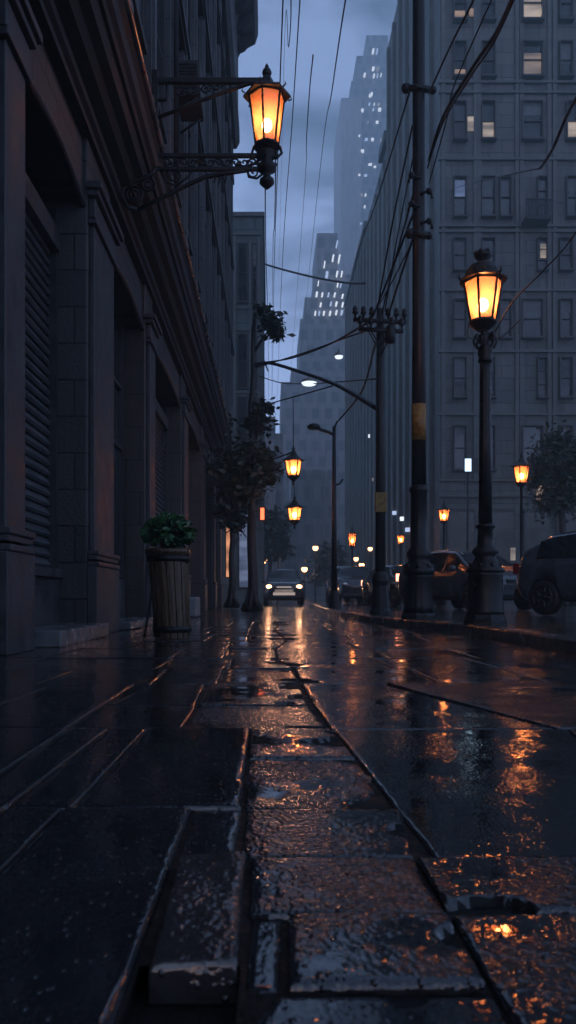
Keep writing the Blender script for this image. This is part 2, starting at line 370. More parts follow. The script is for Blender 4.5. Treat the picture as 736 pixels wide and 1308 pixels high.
slab_v, slab_f, slab_g = [], [], []
def slab(x0a, x1a, ya, x0b, x1b, yb, z0=0.0, tx=0.0, ty=0.0, grain=0.5, gap=0.006, store=None, chip=False, chip_side=0):
    """one paving slab: near edge x0a..x1a at ya, far edge x0b..x1b at yb"""
    V, F, G = store or (slab_v, slab_f, slab_g)
    ya += gap; yb -= gap
    ln = yb-ya; wd = max(x1a-x0a, x1b-x0b)
    ym = max(ya, 0.5)
    st = min(max(ym*0.0085, 0.009), 0.12)
    ny = min(max(int(ln/st), 7), 130)+2; nx = min(max(int(wd/(st*1.1)), 7), 110)+2
    base = len(V); o = random.random()*50
    def spread(length, k):   # denser near the edges
        d = [0.0025*(1+.25*ym), 0.007*(1+.25*ym)]
        d = [min(v_/length, .12*(q_+1)) for q_, v_ in enumerate(d)]
        inner = [d[1]+(1-2*d[1])*t_/(k-4) for t_ in range(k-3)]
        return [0.0, d[0]]+inner+[1-d[0], 1.0]
    us, vs_ = spread(wd, nx), spread(ln, ny)
    e = 0.0032+0.0009*ym
    for j in range(ny+1):
        v = vs_[j]; yy = ya+ln*v
        xa = x0a+(x0b-x0a)*v+gap; xb = x1a+(x1b-x1a)*v-gap
        for i in range(nx+1):
            u = us[i]; xx = xa+(xb-xa)*u
            dx = min(xx-xa, xb-xx); dy = min(yy-ya, yb-yy)
            jag = fbm(xx, yy, 6, o)*0.003+fbm(xx, yy, 34, o)*0.003*min(1, ym*.6)
            if chip and dx < .12 and abs((xx-xa < xb-xx)-chip_side) < .5: jag -= max(0, fbm(xx, yy, 7, o+9)-(.24 if ym < 2 else .10))*.3
            d = min(dx, dy)+jag-0.002
            z = z0+tx*(u-0.5)*2+ty*(v-0.5)*2+fbm(xx, yy, 2.2, o)*(0.0010+.003*grain)+fbm(xx, yy, 11, o)*(0.0002+.0016*grain)
            if d < e:
                q = 1-max(d, -e*0.6)/e; z -= 0.0035*q*q
                if d < -e: z -= min(.036, (-e-d)*2.2)
            if i in (0, nx) or j in (0, ny): z -= 0.003
            V.append((xx, yy, z)); G.append(grain)
    for j in range(ny):
        for i in range(nx):
            a = base+j*(nx+1)+i; F.append((a, a+1, a+nx+2, a+nx+1))
    # skirts
    ring = [base+i for i in range(nx+1)]+[base+j*(nx+1)+nx for j in range(1, ny+1)]+[base+ny*(nx+1)+i for i in range(nx-1, -1, -1)]+[base+j*(nx+1) for j in range(ny-1, 0, -1)]
    b2 = len(V)
    for r_ in ring: x, y, z = V[r_]; V.append((x, y, -0.047)); G.append(grain)
    k = len(ring)
    for i in range(k): F.append((ring[i], b2+i, b2+(i+1) % k, ring[(i+1) % k]))

rows = [
 # (near Y, far Y, [(x near, x far)...], [(z0, tx, ty, grain)...])
 (0.50, 0.79, [(-.16, -.165), (-.035, -.035), (.13, .12), (.262, .26)], [(.000, 0, 0, .5), (-.004, 0, 0, .3), (-.003, 0, 0, .8)]),
 (0.79, 0.905, [(-.16, -.165), None, (-.035, .0), (.262, .262)], [None, (-.006, 0, 0, .15)]),
 (0.905, 1.117, [(-.165, -.165), None, (-.035, -.03), (.018, .022), (.255, .255)], [None, (-.007, 0, 0, .15), (.005, .001, .001, .9)]),
 (1.117, 1.36, [(-.165, -.165), None, (-.035, -.035), (.255, .25), (.62, .62), (1.5, 1.5)], [None, (.001, 0, .001, .8), (.004, .002, 0, 1), (-.002, 0, 0, .9)]),
 (1.36, 1.68, [(-.165, -.165), (-.055, -.055), (.255, .285)], [(-.006, 0, .001, .1), (-.001, .001, 0, .7)]),
 (1.68, 2.20, [(-.06, -.065), (.285, .245)], [(-.004, 0, 0, .85)]),
 (2.20, 2.68, [(-.065, -.07), (.245, .215)], [(.003, 0, .002, .95)]),
 (2.68, 3.25, [(-.70, -.70), (-.30, -.30), (.205, .165)], [(0, 0, 0, .15), (-.001, 0, .002, .65)]),
 (3.25, 4.05, [(-.70, -.60), (-.31, -.33), (.16, .16)], [(0, 0, .001, .2), (.003, 0, .002, .85)]),
]
for a_ in ((-.44, -.165, .50, -.44, -.165, 1.68, 0, 0, .001, .22), (-.60, -.44, .50, -.56, -.44, 1.68, .002, -.002, 0, .18), (-1.4, -.60, .50, -1.4, -.56, 1.68, .001, -.002, 0, .12),
           (-.42, -.06, 1.68, -.42, -.065, 2.68, .003, .001, .002, .12), (-.56, -.42, 1.68, -.55, -.42, 2.68, .0, -.001, 0, .10), (-.69, -.56, 1.68, -.69, -.55, 2.68, .002, -.001, 0, .14), (-1.05, -.69, 1.68, -1.08, -.69, 2.68, .002, -.002, 0, .10), (-1.9, -1.05, 1.68, -2.0, -1.08, 2.68, 0, -.002, 0, .10),
           (-1.12, -.70, 2.68, -1.12, -.70, 4.05, .002, -.002, 0, .14), (-2.4, -1.12, 2.68, -2.4, -1.12, 4.05, 0, 0, 0, .12),
           (.262, .56, .50, .255, .47, 1.117, 0, .002, .001, 1), (.56, 1.3, .50, .47, 1.4, 1.117, -.002, 0, 0, 1),
           (.285, .78, 1.36, .215, 1.02, 2.68, -.004, 0, .001, .16), (.78, 2.4, 1.36, 1.02, 2.45, 2.68, .003, .002, .001, 1),
           (.205, .98, 2.68, .16, .60, 4.05, -.003, 0, 0, .3), (.98, 2.35, 2.68, .60, 2.35, 4.05, .004, 0, .002, .95)):
    slab(*a_, 0.0025, None, False)
def crack_x(y): return 0.10+0.06*math.sin(y*1.7)+0.03*math.sin(y*5.1)
yy = 4.05; nxt = [4.9, 5.75, 6.8, 7.9, 9.1, 10.5, 12.0, 14.0, 16.0]
for yb in nxt:
    xs = [-2.45, random.uniform(-1.7, -1.2), random.uniform(-.9, -.6), random.uniform(-.4, -.2), (crack_x(yy), crack_x(yb)), random.uniform(.7, 1.0), random.uniform(1.4, 1.8), 2.32 if yb < 10 else max(1.9, 2.32-(yb-9)*0.12)]
    xs = [(a, a+random.uniform(-.03, .03)) if not isinstance(a, tuple) else a for a in xs]
    xs[-1] = (xs[-1][0], xs[-1][0])
    sp = []
    for k in range(len(xs)-1):
        sp.append((random.uniform(-.004, .004), random.uniform(-.002, .002), random.uniform(-.001, .004), random.uniform(.25, .75) if k >= 2 else random.uniform(.1, .4)))
    rows.append((yy, yb, xs, sp)); yy = yb
for (ya, yb, xs, sp) in rows:
    xs2, k = [], 0
    # None marks an opening left of the next entry
    pts = [x for x in xs]
    i = 0; si = 0; prev = pts[0]
    j = 1
    while j < len(pts):
        if pts[j] is None:
            prev = pts[j+1]; j += 2; si += 1
            continue
        z0, tx, ty, gr = sp[si] if si < len(sp) and sp[si] else (0, 0, 0, .5)
        slab(prev[0], pts[j][0], ya, prev[1], pts[j][1], yb, z0-0.002, tx, ty, gr, 0.0022+0.0010*ya, None, abs(pts[j][0]-.2) < .13 or abs(prev[0]-.2) < .13, 1 if abs(prev[0]-.2) < .13 else 0)
        prev = pts[j]; j += 1; si += 1
me = bpy.data.meshes.new('pavement'); me.from_pydata(slab_v, [], slab_f)
at = me.attributes.new('grain', 'FLOAT', 'POINT'); at.data.foreach_set('value', slab_g)
me.polygons.foreach_set('use_smooth', [True]*len(slab_f)); me.materials.append(M['slab']); me.materials.append(M['joint'])
me.polygons.foreach_set('material_index', [1 if sum(slab_v[i][2] for i in f)/4 < -0.0105 else 0 for f in slab_f])
pv = bpy.data.objects.new('pavement', me); col.objects.link(pv); link_props(pv, kind='structure')

# the loose stone that has lifted out of the paving by the camera
lv, lf, lg = [], [], []
slab(-.148, -.040, 0.955, -.156, -.041, 1.335, 0.009, 0.003, 0.005, 1.0, 0.0, (lv, lf, lg))
me = bpy.data.meshes.new('loose_paving_stone')
bl = Vector((-.1, 1.15, 0)); me.from_pydata([tuple(Vector(v)-bl) for v in lv], [], lf)
at = me.attributes.new('grain', 'FLOAT', 'POINT'); at.data.foreach_set('value', lg)
me.polygons.foreach_set('use_smooth', [True]*len(lf)); me.materials.append(M['slab_brown'])
ls = bpy.data.objects.new('paving_stone', me); col.objects.link(ls); ls.location = bl
link_props(ls, 'loose narrow paving stone standing proud of the wet slabs in front of a dark hole', 'paving stone')

# grit bed that fills the joints, open only where the stone has lifted out
bd = MB(); zb_ = -0.0125
for (x0, x1, y0, y1) in ((-2.5, -.163, .3, 15.9), (-.163, -.037, .98, 15.9), (-.163, -.037, .3, .80), (-.037, 1.5, .3, 15.9), (1.5, 2.36, .3, 11.0)):
    bd.add([(x0, y0, zb_), (x1, y0, zb_), (x1, y1, zb_), (x0, y1, zb_)], [(0, 1, 2, 3)])
link_props(bd.build('paving_bed', M['joint']), kind='structure')
# rain water standing in the joints on the left of the walk
wv = MB(); wv.add([(-2.45, .3, -0.0085), (-.175, .3, -0.0085), (-.175, 8, -0.0085), (-2.45, 8, -0.0085)], [(0, 1, 2, 3)])
link_props(wv.build('water', M['puddle']), kind='structure')
# broken shallow chips that stick out of the water in the middle of the walk
# road beyond the slabs
r = MB()
r.add([(-2.45, 16.0, -0.006), (2.0, 16.0, -0.006), (2.2, 60, -0.006), (-2.45, 60, -0.006)], [(0, 1, 2, 3)])
r.add([(-2.45, 60, -0.006), (9, 60, -0.006), (9, 290, -0.006), (-12, 290, -0.006)], [(0, 1, 2, 3)])
link_props(r.build('road', M['asphalt']), kind='structure')
# raised kerb line and side pavement on the right
kl = [(2.37, -2), (2.37, 4), (2.37, 7), (2.36, 8.6), (2.28, 9.8), (2.05, 11), (1.80, 12.5), (1.62, 14.5), (1.55, 17), (1.6, 24), (1.9, 36), (2.2, 60)]
kb = MB(); sp_ = MB()
for k in range(len(kl)-1):
    (xa, ya), (xb, yb) = kl[k], kl[k+1]
    nseg = max(1, int((yb-ya)/1.0)) if ya < 20 else 1
    for s in range(nseg):
        t0, t1 = s/nseg, (s+1)/nseg-(0.008 if ya < 20 else 0)
        p = [(xa+(xb-xa)*t, ya+(yb-ya)*t) for t in (t0, t1)]
        (x0, y0), (x1, y1) = p
        dz = random.uniform(-.003, .003)
        prof = [(0.0, -.05), (0.012, .098+dz), (0.03, .118+dz), (0.17, .122+dz), (0.17, -.05)]
        vs = [(x+px_, y, pz) for (x, y) in ((x0, y0), (x1, y1)) for px_, pz in prof]
        kb.add(vs, [(i, i+1, i+6, i+5) for i in range(4)]+[(0, 1, 2, 3, 4), (9, 8, 7, 6, 5)])
    sp_.add([(xa+.165, ya, .115), (60, ya, .115), (60, yb, .115), (xb+.165, yb, .115)], [(0, 1, 2, 3)])
link_props(kb.build('kerb', M['kerbstone']), kind='structure')
link_props(sp_.build('side_pavement', M['asphalt']), kind='structure')

# ------------------------------------------------------------------ left stone building
LB = thing('stone_building', 'dark stone building with pilasters, roller shutters and jettied upper storeys', 'building', (-2.6, 6, 0))
def wall_window(parent, x, y, z, w_, h_, pane_m, face='-x', depth=0.12, sashes=2, trim=None, blind=None):
    """sash window; face 'x' looks to +x, '-y' looks to -y. (x, y, z) is the middle of its sill line on the wall"""
    f = MB(); p = MB(); t = 0.06*max(1, w_/1.2); d = depth
    def bx(mb, u0, u1, z0, z1, d0, d1):
        if face == 'x': mb.box(x+d0, x+d1, y+u0, y+u1, z0, z1)
        else: mb.box(x+u0, x+u1, y-d1, y-d0, z0, z1)
    hw = w_/2
    bx(f, -hw-t, -hw, z-t, z+h_+t, 0.0, d); bx(f, hw, hw+t, z-t, z+h_+t, 0.0, d)
    bx(f, -hw, hw, z+h_, z+h_+t, 0.0, d); bx(f, -hw-t*1.6, hw+t*1.6, z-t*1.8, z-t*0.02, -0.001, d*1.5)
    for k in range(1, sashes): bx(f, -hw, hw, z+h_*k/sashes-t*.4, z+h_*k/sashes+t*.4, 0.01, d*0.5)
    fo = f.build('window', trim or M['frame'], parent)
    bx(p, -hw, hw, z, z+h_, 0.004, 0.03)
    po = p.build('pane', pane_m, fo)
    if blind:
        bl_ = MB(); bx(bl_, -hw+.02, hw-.02, z+h_*blind[0], z+h_*blind[1], 0.034, 0.04); bl_.build('blind', blind[2], fo)
    return fo

# lower storey: piers, pilasters, openings
def part(name, mb, m, par=LB, bevel=0.0): return mb.build(name, m, par, bevel)
b = MB(); b.box(-6, -2.9, -2, 33, 0, 6.2); part('back_wall', b, M['void'])
open_ = [(-1.0, 2.4, 's'), (3.2, 5.95, 'w'), (6.6, 9.0, 's'), (10.3, 13.2, 'w'), (14.0, 18.6, 's'), (19.6, 24.0, 'w'), (25.0, 28.5, 's'), (29.5, 32.2, 'w')]
piers = [(-2.0, -1.0), (2.4, 3.2), (5.95, 6.6), (9.0, 10.3), (13.2, 14.0), (18.6, 19.6), (24.0, 25.0), (28.5, 29.5), (32.2, 33.0)]
for k, (a, c) in enumerate(piers):
    q = MB(); q.box(-2.9, -2.1, a, c, 0, 6.2)
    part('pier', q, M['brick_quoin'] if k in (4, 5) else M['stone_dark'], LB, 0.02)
    # pilaster with plinth, torus mouldings and capital
    p = MB(); ac = min(c, a+1.3); xo = -1.985
    p.box(-2.1, xo-0.05, a+0.08, ac-0.08, 0.95, 4.75)
    p.box(-2.1, xo, a-0.02, ac+0.02, 0.0, 0.80)
    for (z, r) in ((0.80, .035), (0.875, .015), (0.93, .035)):
        p.box(-2.1, xo-0.02+r, a+0.02-r*.5, ac-0.02+r*.5, z, z+0.055)
    for (z, r, h_) in ((4.75, .02, .06), (4.83, 0.0, .22), (5.06, .05, .07), (5.13, .09, .08)):
        p.box(-2.1, xo-0.03+r, a+0.04-r, ac-0.04+r, z, z+h_)
    part('pilaster', p, M['stone_mould'], LB, 0.012)
for k, (a, c, kind) in enumerate(open_):
    # arched header
    hd = MB(); n = 14; ar = []
    for i in range(n+1):
        t = i/n; ar.append((a+(c-a)*t, 4.98+0.14*math.sin(PI*t)))
    hd.prism_x(ar+[(c, 6.2), (a, 6.2)], -2.6, -2.16)
    part('arched_header', hd, M['stone_dark'])
    for i, (rr, pr) in enumerate(((0.0, .05),)):
        tr = MB(); tr.tube([(-2.15, y, z-0.02) for y, z in ar], 0.045, 6); part('arch_moulding', tr, M['stone_mould'])
    if kind == 's':
        s = MB(); z = 0.78; top = 4.35
        while z < top:
            s.prism_y([(-2.62, z), (-2.52, z+0.005), (-2.50, z+0.03), (-2.555, z+0.112), (-2.62, z+0.112)], a+0.04, c-0.04); z += 0.115
        part('roller_shutter', s, M['shutter'])
        f = MB(); f.box(-2.66, -2.44, a, a+0.06, .5, 4.9); f.box(-2.66, -2.44, c-0.06, c, .5, 4.9); f.box(-2.66, -2.40, a+.06, c-.06, 4.38, 4.62)
        part('shutter_box', f, M['frame'])
        pnl = MB(); pnl.box(-2.9, -2.42, a, c, 0.0, 0.66); pnl.box(-2.42, -2.40, a+.15, c-.15, .14, .55); pnl.box(-2.9, -2.36, a, c, 0.66, 0.76)
        part('sill_panel', pnl, M['stone_mould'], LB, 0.008)
    else:
        f = MB(); x0 = -2.56
        for y in (a, (a+c)/2-.03, c-.07): f.box(x0, x0+.08, y, y+.07, .76, 5.0)
        for z in (.76, 2.9, 3.9): f.box(x0+.004, x0+.076, a, c, z, z+.07)
        fo = part('window', f, M['frame'])
        g_ = MB(); g_.box(x0+.02, x0+.035, a, c, .76, 5.1); g_.build('pane', M['glass'], fo)
        pnl = MB(); pnl.box(-2.9, -2.44, a, c, 0.0, 0.74); pnl.box(-2.44, -2.41, a+.2, c-.2, .15, .6)
        part('sill_panel', pnl, M['stone_mould'], LB, 0.008)
st = MB(); st.box(-2.36, -1.84, 6.9, 8.95, 0.0, .15); part('door_step', st, M['step'], LB, 0.015)
st = MB(); st.box(-2.36, -1.88, 10.6, 13.0, 0.0, .11); part('door_step', st, M['step'], LB, 0.015)
# entablature, jetty soffit, fascia, gutter
e = MB()
e.prism_y([(-2.9, 5.72), (-2.04, 5.72), (-2.04, 5.80), (-1.99, 5.83), (-1.99, 5.95), (-1.92, 6.05), (-1.92, 6.2), (-2.9, 6.2)], -2, 33)
part('entablature', e, M['mould_matte'])
e = MB(); e.prism_y([(-2.03, 5.93), (-1.86, 5.97), (-1.80, 6.05), (-1.70, 6.08), (-1.66, 6.2), (-2.03, 6.2)], -2, 33)
part('bed_moulding', e, M['mould_matte'])
e = MB()
e.prism_y([(-6, 6.202), (-1.62, 6.202), (-1.60, 6.26), (-1.55, 6.30), (-1.55, 6.50), (-1.50, 6.56), (-1.50, 6.66), (-1.62, 6.72), (-6, 6.72)], -2, 33)
part('storey_ledge', e, M['mould_matte'])
e = MB(); e.tube([(-1.485, -2+i*1.0, 6.60+0.004*math.sin(i*2)) for i in range(36)], 0.042, 8); part('gutter', e, M['gutter'])
# a sloping canopy apron under the ledge beyond the lantern
# upper storeys
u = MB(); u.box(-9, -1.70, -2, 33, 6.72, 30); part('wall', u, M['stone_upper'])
y = -1.6
while y < 33:
    p = MB(); p.box(-1.70, -1.58, y, y+.42, 6.72, 19.3); p.box(-1.70, -1.545, y+.12, y+.30, 6.9, 19.1); p.box(-1.70, -1.53, y-.04, y+.46, 18.6, 19.35)
    p.box(-1.70, -1.54, y-.03, y+.45, 6.72, 7.1)
    part('pilaster', p, M['stone_upper']); y += 2.0
for zi, z in enumerate((7.6, 11.2, 14.8)):
    for yi in range(0, 17):
        yc = -0.39+2.0*yi+0.0
        if yc < 5: continue
        wall_window(LB, -1.70, yc, z, 0.95, 2.3, M['glass'] if (yi+zi) % 5 else M['glass_pale'], 'x', 0.07)
for z in (10.6, 14.2, 17.8):
    q = MB(); q.box(-1.70, -1.50, -2, 33.0, z, z+.16); q.box(-1.70, -1.55, -2, 33.0, z-.1, z); part('string_course', q, M['stone_mould'])
q = MB(); q.prism_y([(-1.7, 19.35), (-1.42, 19.35), (-1.28, 19.6), (-1.28, 20.1), (-1.34, 20.2), (-1.34, 23.2), (-1.24, 23.4), (-1.7, 23.4)], -2, 33.06)
part('attic_band', q, M['stone_upper'])
y = 24.6
while y < 33:
    q = MB(); q.prism_y([(-1.3, 23.0), (-1.05, 23.1), (-.7, 23.55), (-.7, 23.8), (-1.3, 23.8)], y, y+.25); y += 1.1
    part('cornice_bracket', q, M['stone_mould'])
q = MB(); q.prism_y([(-1.7, 23.4), (-1.0, 23.6), (-.62, 23.8), (-.50, 24.2), (-.50, 24.9), (-.8, 25.3), (-1.7, 25.3)], -2, 33.1)
part('cornice', q, M['stone_upper'])
# drain pipe and small boxes on the wall
q = MB(); q.tube([(-1.53, 12.6, 6.8), (-1.53, 12.6, 19)], 0.06, 8); part('drain_pipe', q, M['iron_pole'])
ac = thing('air_conditioner', 'dark air conditioner box on the upper wall of the shuttered stone building', 'air conditioner', (-1.52, 12.0, 8.6))
q = MB(); q.box(-1.56, -1.15, 12.9, 13.7, 8.75, 9.3); q.build('casing', M['frame'], ac, 0.02)
q = MB()
for k in range(8): q.box(-1.5, -1.2, 12.885, 12.899, 8.82+k*.055, 8.845+k*.055)
q.build('grille', M['iron'], ac)
q = MB(); q.tube([(-1.56, 13.0, 8.5), (-1.2, 13.0, 8.75)], .02); q.tube([(-1.56, 13.6, 8.5), (-1.2, 13.6, 8.75)], .02); q.build('bracket', M['iron'], ac)

# ------------------------------------------------------------------ lantern builder
def lantern(par, c, hgt, rt, rb, n=6, m_bulb='bulb', power=0, rot=0.0, hang=False, crown='dome', lightr=0.05):
    """c = middle of the lantern's floor; hgt = glass height; rt / rb = top / bottom radius"""
    cx, cy, cz = c
    fr = MB(); bar = rt*0.075
    ang = [rot+2*PI*i/n for i in range(n)]
    B = [Vector((cx+rb*math.cos(a), cy+rb*math.sin(a), cz)) for a in ang]
    T = [Vector((cx+rt*math.cos(a), cy+rt*math.sin(a), cz+hgt)) for a in ang]
    for i in range(n):
        fr.tube([B[i], T[i]], bar, 4); fr.tube([B[i], B[(i+1) % n]], bar*1.1, 4); fr.tube([T[i], T[(i+1) % n]], bar*1.3, 4)
    fr.lathe((cx, cy, cz), [(rb*.5, -rb*.75), (rb*.95, -rb*.35), (rb*1.15, -rb*.15), (rb*1.12, 0.0)], n*2, False)
    fr.build('lantern_frame', M['iron'], par)
    for i in range(n):
        p = MB(); s = 0.985
        q = [B[i], B[(i+1) % n], T[(i+1) % n], T[i]]; q = [Vector((cx+(v.x-cx)*s, cy+(v.y-cy)*s, v.z)) for v in q]
        p.add(q, [(0, 1, 2, 3)]); p.build('glass_pane', M['amber'], par)
    ro = MB(); r = rt; z = hgt
    if crown == 'dome':
        prof = [(r*1.02, z), (r*1.20, z+.03*r), (r*1.17, z+.14*r), (r*.98, z+.22*r), (r*.90, z+.5*r), (r*.74, z+.78*r), (r*.46, z+.92*r), (r*.3, z+.98*r)]
        ro.lathe(c, prof, n*3, False)
        for i in range(n):
            a = ang[i]; ex = (cx+r*1.2*math.cos(a), cy+r*1.2*math.sin(a))
            ro.tube([(ex[0]-.06*math.cos(a)*r, ex[1]-.06*math.sin(a)*r, cz+z+.05*r), (ex[0]+.06*r*math.cos(a), ex[1]+.06*r*math.sin(a), cz+z+.2*r), (ex[0]+.02*r*math.cos(a), ex[1]+.02*r*math.sin(a), cz+z+.38*r)], .07*r, 5, r1=.03*r)
    else:
        prof = [(r*1.0, z), (r*1.30, z-.02*r), (r*1.32, z+.08*r), (r*1.02, z+.26*r), (r*.70, z+.44*r), (r*.42, z+.72*r), (r*.30, z+1.0*r), (r*.2, z+1.15*r)]
        ro.lathe(c, prof, n, False)
        for i in range(n):
            a = ang[i]; ro.tube([(cx+r*1.25*math.cos(a), cy+r*1.25*math.sin(a), cz+z+.02*r), (cx+r*1.42*math.cos(a), cy+r*1.42*math.sin(a), cz+z+.10*r), (cx+r*1.36*math.cos(a), cy+r*1.36*math.sin(a), cz+z+.26*r)], .055*r, 5, r1=.02*r)
    rr = ro.build('lantern_roof', M['iron'], par)
    fi = MB(); zt = z+(0.98 if crown == 'dome' else 1.15)*r
    if crown == 'dome':
        fi.lathe(c, [(r*.3, zt), (r*.16, zt+.08*r), (r*.16, zt+.12*r), (r*.40, zt+.26*r), (r*.46, zt+.42*r), (r*.34, zt+.60*r), (r*.16, zt+.68*r), (r*.05, zt+.72*r)], 14)
        for i in range(6): fi.ball((cx+.33*r*math.cos(i*PI/3), cy+.33*r*math.sin(i*PI/3), cz+zt+.5*r), .15*r, 8)
    else:
        fi.lathe(c, [(r*.2, zt-.02*r), (r*.13, zt+.1*r), (r*.22, zt+.22*r), (r*.22, zt+.3*r), (r*.08, zt+.4*r), (r*.12, zt+.52*r), (r*.02, zt+.7*r)], 12)
    fi.build('finial', M['iron'], rr)
    bu = MB(); br = rb*.40
    bu.ball((cx, cy, cz+hgt*.42), br*1.1, 14, 1.25)
    bo = bu.build('bulb', M[m_bulb], par)
    if power:
        ld = bpy.data.lights.new('lamp_light', 'POINT'); ld.energy = power; ld.color = (1.0, .46, .2); ld.shadow_soft_size = lightr
        lo = bpy.data.objects.new('lamp_light', ld); col.objects.link(lo)
        bo.visible_shadow = True
        off = Vector((0, 0, 0)); qq = par
        while qq: off += qq.location; qq = qq.parent
        lo.location = Vector((cx, cy, cz+hgt*.62))-off; lo.parent = par
    return zt

def spiral(c, r0, turns, a0, ax, n=26, shrink=0.12, ysign=1):
    """flat scroll in the x-z plane at depth c.y"""
    return [Vector((c[0]+ax*r*math.cos(a), c[1], c[2]+r*math.sin(a))) for r, a in ((r0*(1-(1-shrink)*k/n), a0+ysign*turns*2*PI*k/n) for k in range(n+1))]

# ------------------------------------------------------------------ wall lantern on two scrolled iron arms
YL = 10.5
lc = P(341, 186, YL)
WL = thing('wall_lantern', 'ornate black iron lantern glowing amber on two scrolled arms off the left stone building', 'lantern', (-1.52, YL, 6.6))
hg = 0.062*YL
lantern(WL, lc, hg, 0.0232*YL, 0.0150*YL, 6, 'bulb', 6, PI/6-.25, crown='cone')
# upper arm
ua = MB(); p0 = P(195, 104, YL); p1 = P(337, 100, YL)
ua.box(p0.x-0.02, p1.x, YL-.03, YL+.03, p0.z-.028, p0.z+.035)
ua.tube([P(197, 152, YL), P(240, 135, YL), P(285, 118, YL), P(318, 107, YL), P(336, 106, YL)], .026, 6)
ua.box(-1.60, -1.50, YL-.05, YL+.05, P(0, 155, YL).z, P(0, 92, YL).z)
ua.tube([P(200, 128, YL), P(212, 128, YL), P(214, 116, YL), P(213, 106, YL)], .022, 6)
for (x, y, r) in ((232, 118, 7.5), (248, 117, 7), (263, 114, 6), (277, 111, 5)):
    ua.tube(spiral(P(x, y, YL), r*YL/1000, 1.3, PI/2, 1), .014, 5)
    ua.tube(spiral(P(x+6, y-2, YL), r*.7*YL/1000, 1.2, -PI/2, -1), .011, 5)
ua.tube([P(318, 104, YL), P(326, 112, YL), P(334, 108, YL), P(342, 101, YL)], .016, 5)
ua.tube([P(338, 104, YL), P(341, 94, YL), P(342, 88, YL)], .05, 8, r1=.02)
ua.ball(P(341, 93, YL), .065); ua.ball(P(341, 100, YL), .05)
ua.build('upper_arm', M['iron'], WL)
# lower arm with lattice of scrolls
la = MB()
for py in (199, 216):
    a, c = P(203, py, YL), P(333, py-1, YL); la.box(a.x, c.x, YL-.028, YL+.028, a.z-.022, a.z+.022)
for k in range(11):
    x = 213+k*11
    la.tube(spiral(P(x, 207.5, YL), 5.6*YL/1000, 1.2, PI*(k % 2), 1 if k % 2 else -1), .0135, 5)
    la.tube(spiral(P(x+5, 207.5, YL), 3.2*YL/1000, 1.1, PI*((k+1) % 2), 1), .011, 5)
la.tube([P(333, 203, YL), P(325, 209, YL), P(312, 214, YL), P(300, 212, YL)], .02, 6)
la.tube([P(316, 217, YL), P(318, 226, YL), P(328, 228, YL), P(336, 222, YL)], .018, 6)
la.tube(spiral(P(324, 220, YL), 7*YL/1000, 1.3, PI, 1), .012, 5)
la.build('lower_arm', M['iron'], WL)
# diagonal strut and plate with rings
ds = MB()
strut = [P(318, 217, YL), P(285, 222, YL), P(262, 226, YL), P(232, 240, YL), P(205, 254, YL), P(176, 268, YL)]
ds.tube(strut, .03, 6)
ds.tube([P(176, 268, YL), P(163, 265, YL), P(156, 252, YL), P(157, 240, YL), P(170, 232, YL), P(190, 225, YL), P(203, 214, YL)], .03, 6)
ds.tube([P(203, 214, YL), P(212, 232, YL), P(224, 237, YL), P(238, 228, YL), P(246, 219, YL)], .018, 6)
for (x, y, r) in ((172, 249, 10), (172, 249, 5.5), (190, 236, 8), (190, 236, 4), (224, 225, 6.5)):
    ds.tube([P(x+r*math.cos(t*PI/10), y+r*math.sin(t*PI/10), YL) for t in range(21)], .016, 6)
for (x, y) in ((274, 230), (280, 232), (288, 230)):
    ds.tube([P(x, y-8, YL), P(x+1, y-2, YL), P(x-1, y+4, YL)], .02, 5, r1=.008)
ds.build('strut', M['iron'], WL)
# drop below the glass
dr = MB(); bz = lc.z-.012*YL
dr.lathe((lc.x, YL, 0), [(.10, bz+.05), (.15, bz-.0), (.07, bz-.08), (.12, bz-.14), (.13, bz-.20), (.05, bz-.25), (.05, bz-.29), (.095, bz-.33), (.10, bz-.38), (.05, bz-.43), (.015, bz-.46)][::-1], 14)
for s in (-1, 1):
    dr.tube([(lc.x+s*.17, YL, lc.z-.01), (lc.x+s*.20, YL, lc.z-.10), (lc.x+s*.13, YL, lc.z-.17), (lc.x+s*.05, YL, lc.z-.14)], .02, 6)
    dr.tube([(lc.x+s*.05, YL, lc.z-.22), (lc.x+s*.13, YL, lc.z-.25), (lc.x+s*.10, YL, lc.z-.33), (lc.x+s*.04, YL, lc.z-.30)], .016, 6)
dr.build('pendant', M['iron'], WL)

# ------------------------------------------------------------------ big street lamp on the right
SZ = .115
YS = 9.4; xs_ = (620-CX)*YS/1000
k = YS/1000
SLP = thing('street_lamp', 'tall ornate black street lamp with glowing lantern before the dark parked hatchback', 'street lamp', (xs_, YS, SZ))
def zp(py): return H+(CY-py)*k
base = MB()
zb = SZ
def rp(px): return px*k
base.lathe((xs_, YS, 0), [(rp(28), zb), (rp(28), zb+.05), (rp(25.5), zb+.08), (rp(24), zp(784))], 8, False)
base.lathe((xs_, YS, 0), [(rp(24), zp(784)), (rp(22.5), zp(780)), (rp(21.5), zp(735)), (rp(23), zp(731))], 64, True, (zp(779), zp(736), 16, .1))
base.lathe((xs_, YS, 0), [(rp(24), zp(731)), (rp(24.5), zp(728)), (rp(21), zp(724)), (rp(17), zp(718)), (rp(13), zp(713)), (rp(13), zp(710)), (rp(17), zp(706)), (rp(16), zp(702)), (rp(11), zp(698)), (rp(10), zp(694)), (rp(9.2), zp(676)), (rp(12.5), zp(674)), (rp(12.5), zp(671)), (rp(9), zp(669))], 32)
for i in range(8):
    a = 2*PI*i/8+.2; base.ball((xs_+rp(19)*math.cos(a), YS+rp(19)*math.sin(a), zp(722)), rp(3.2), 8)
base.build('base', M['iron'], SLP)
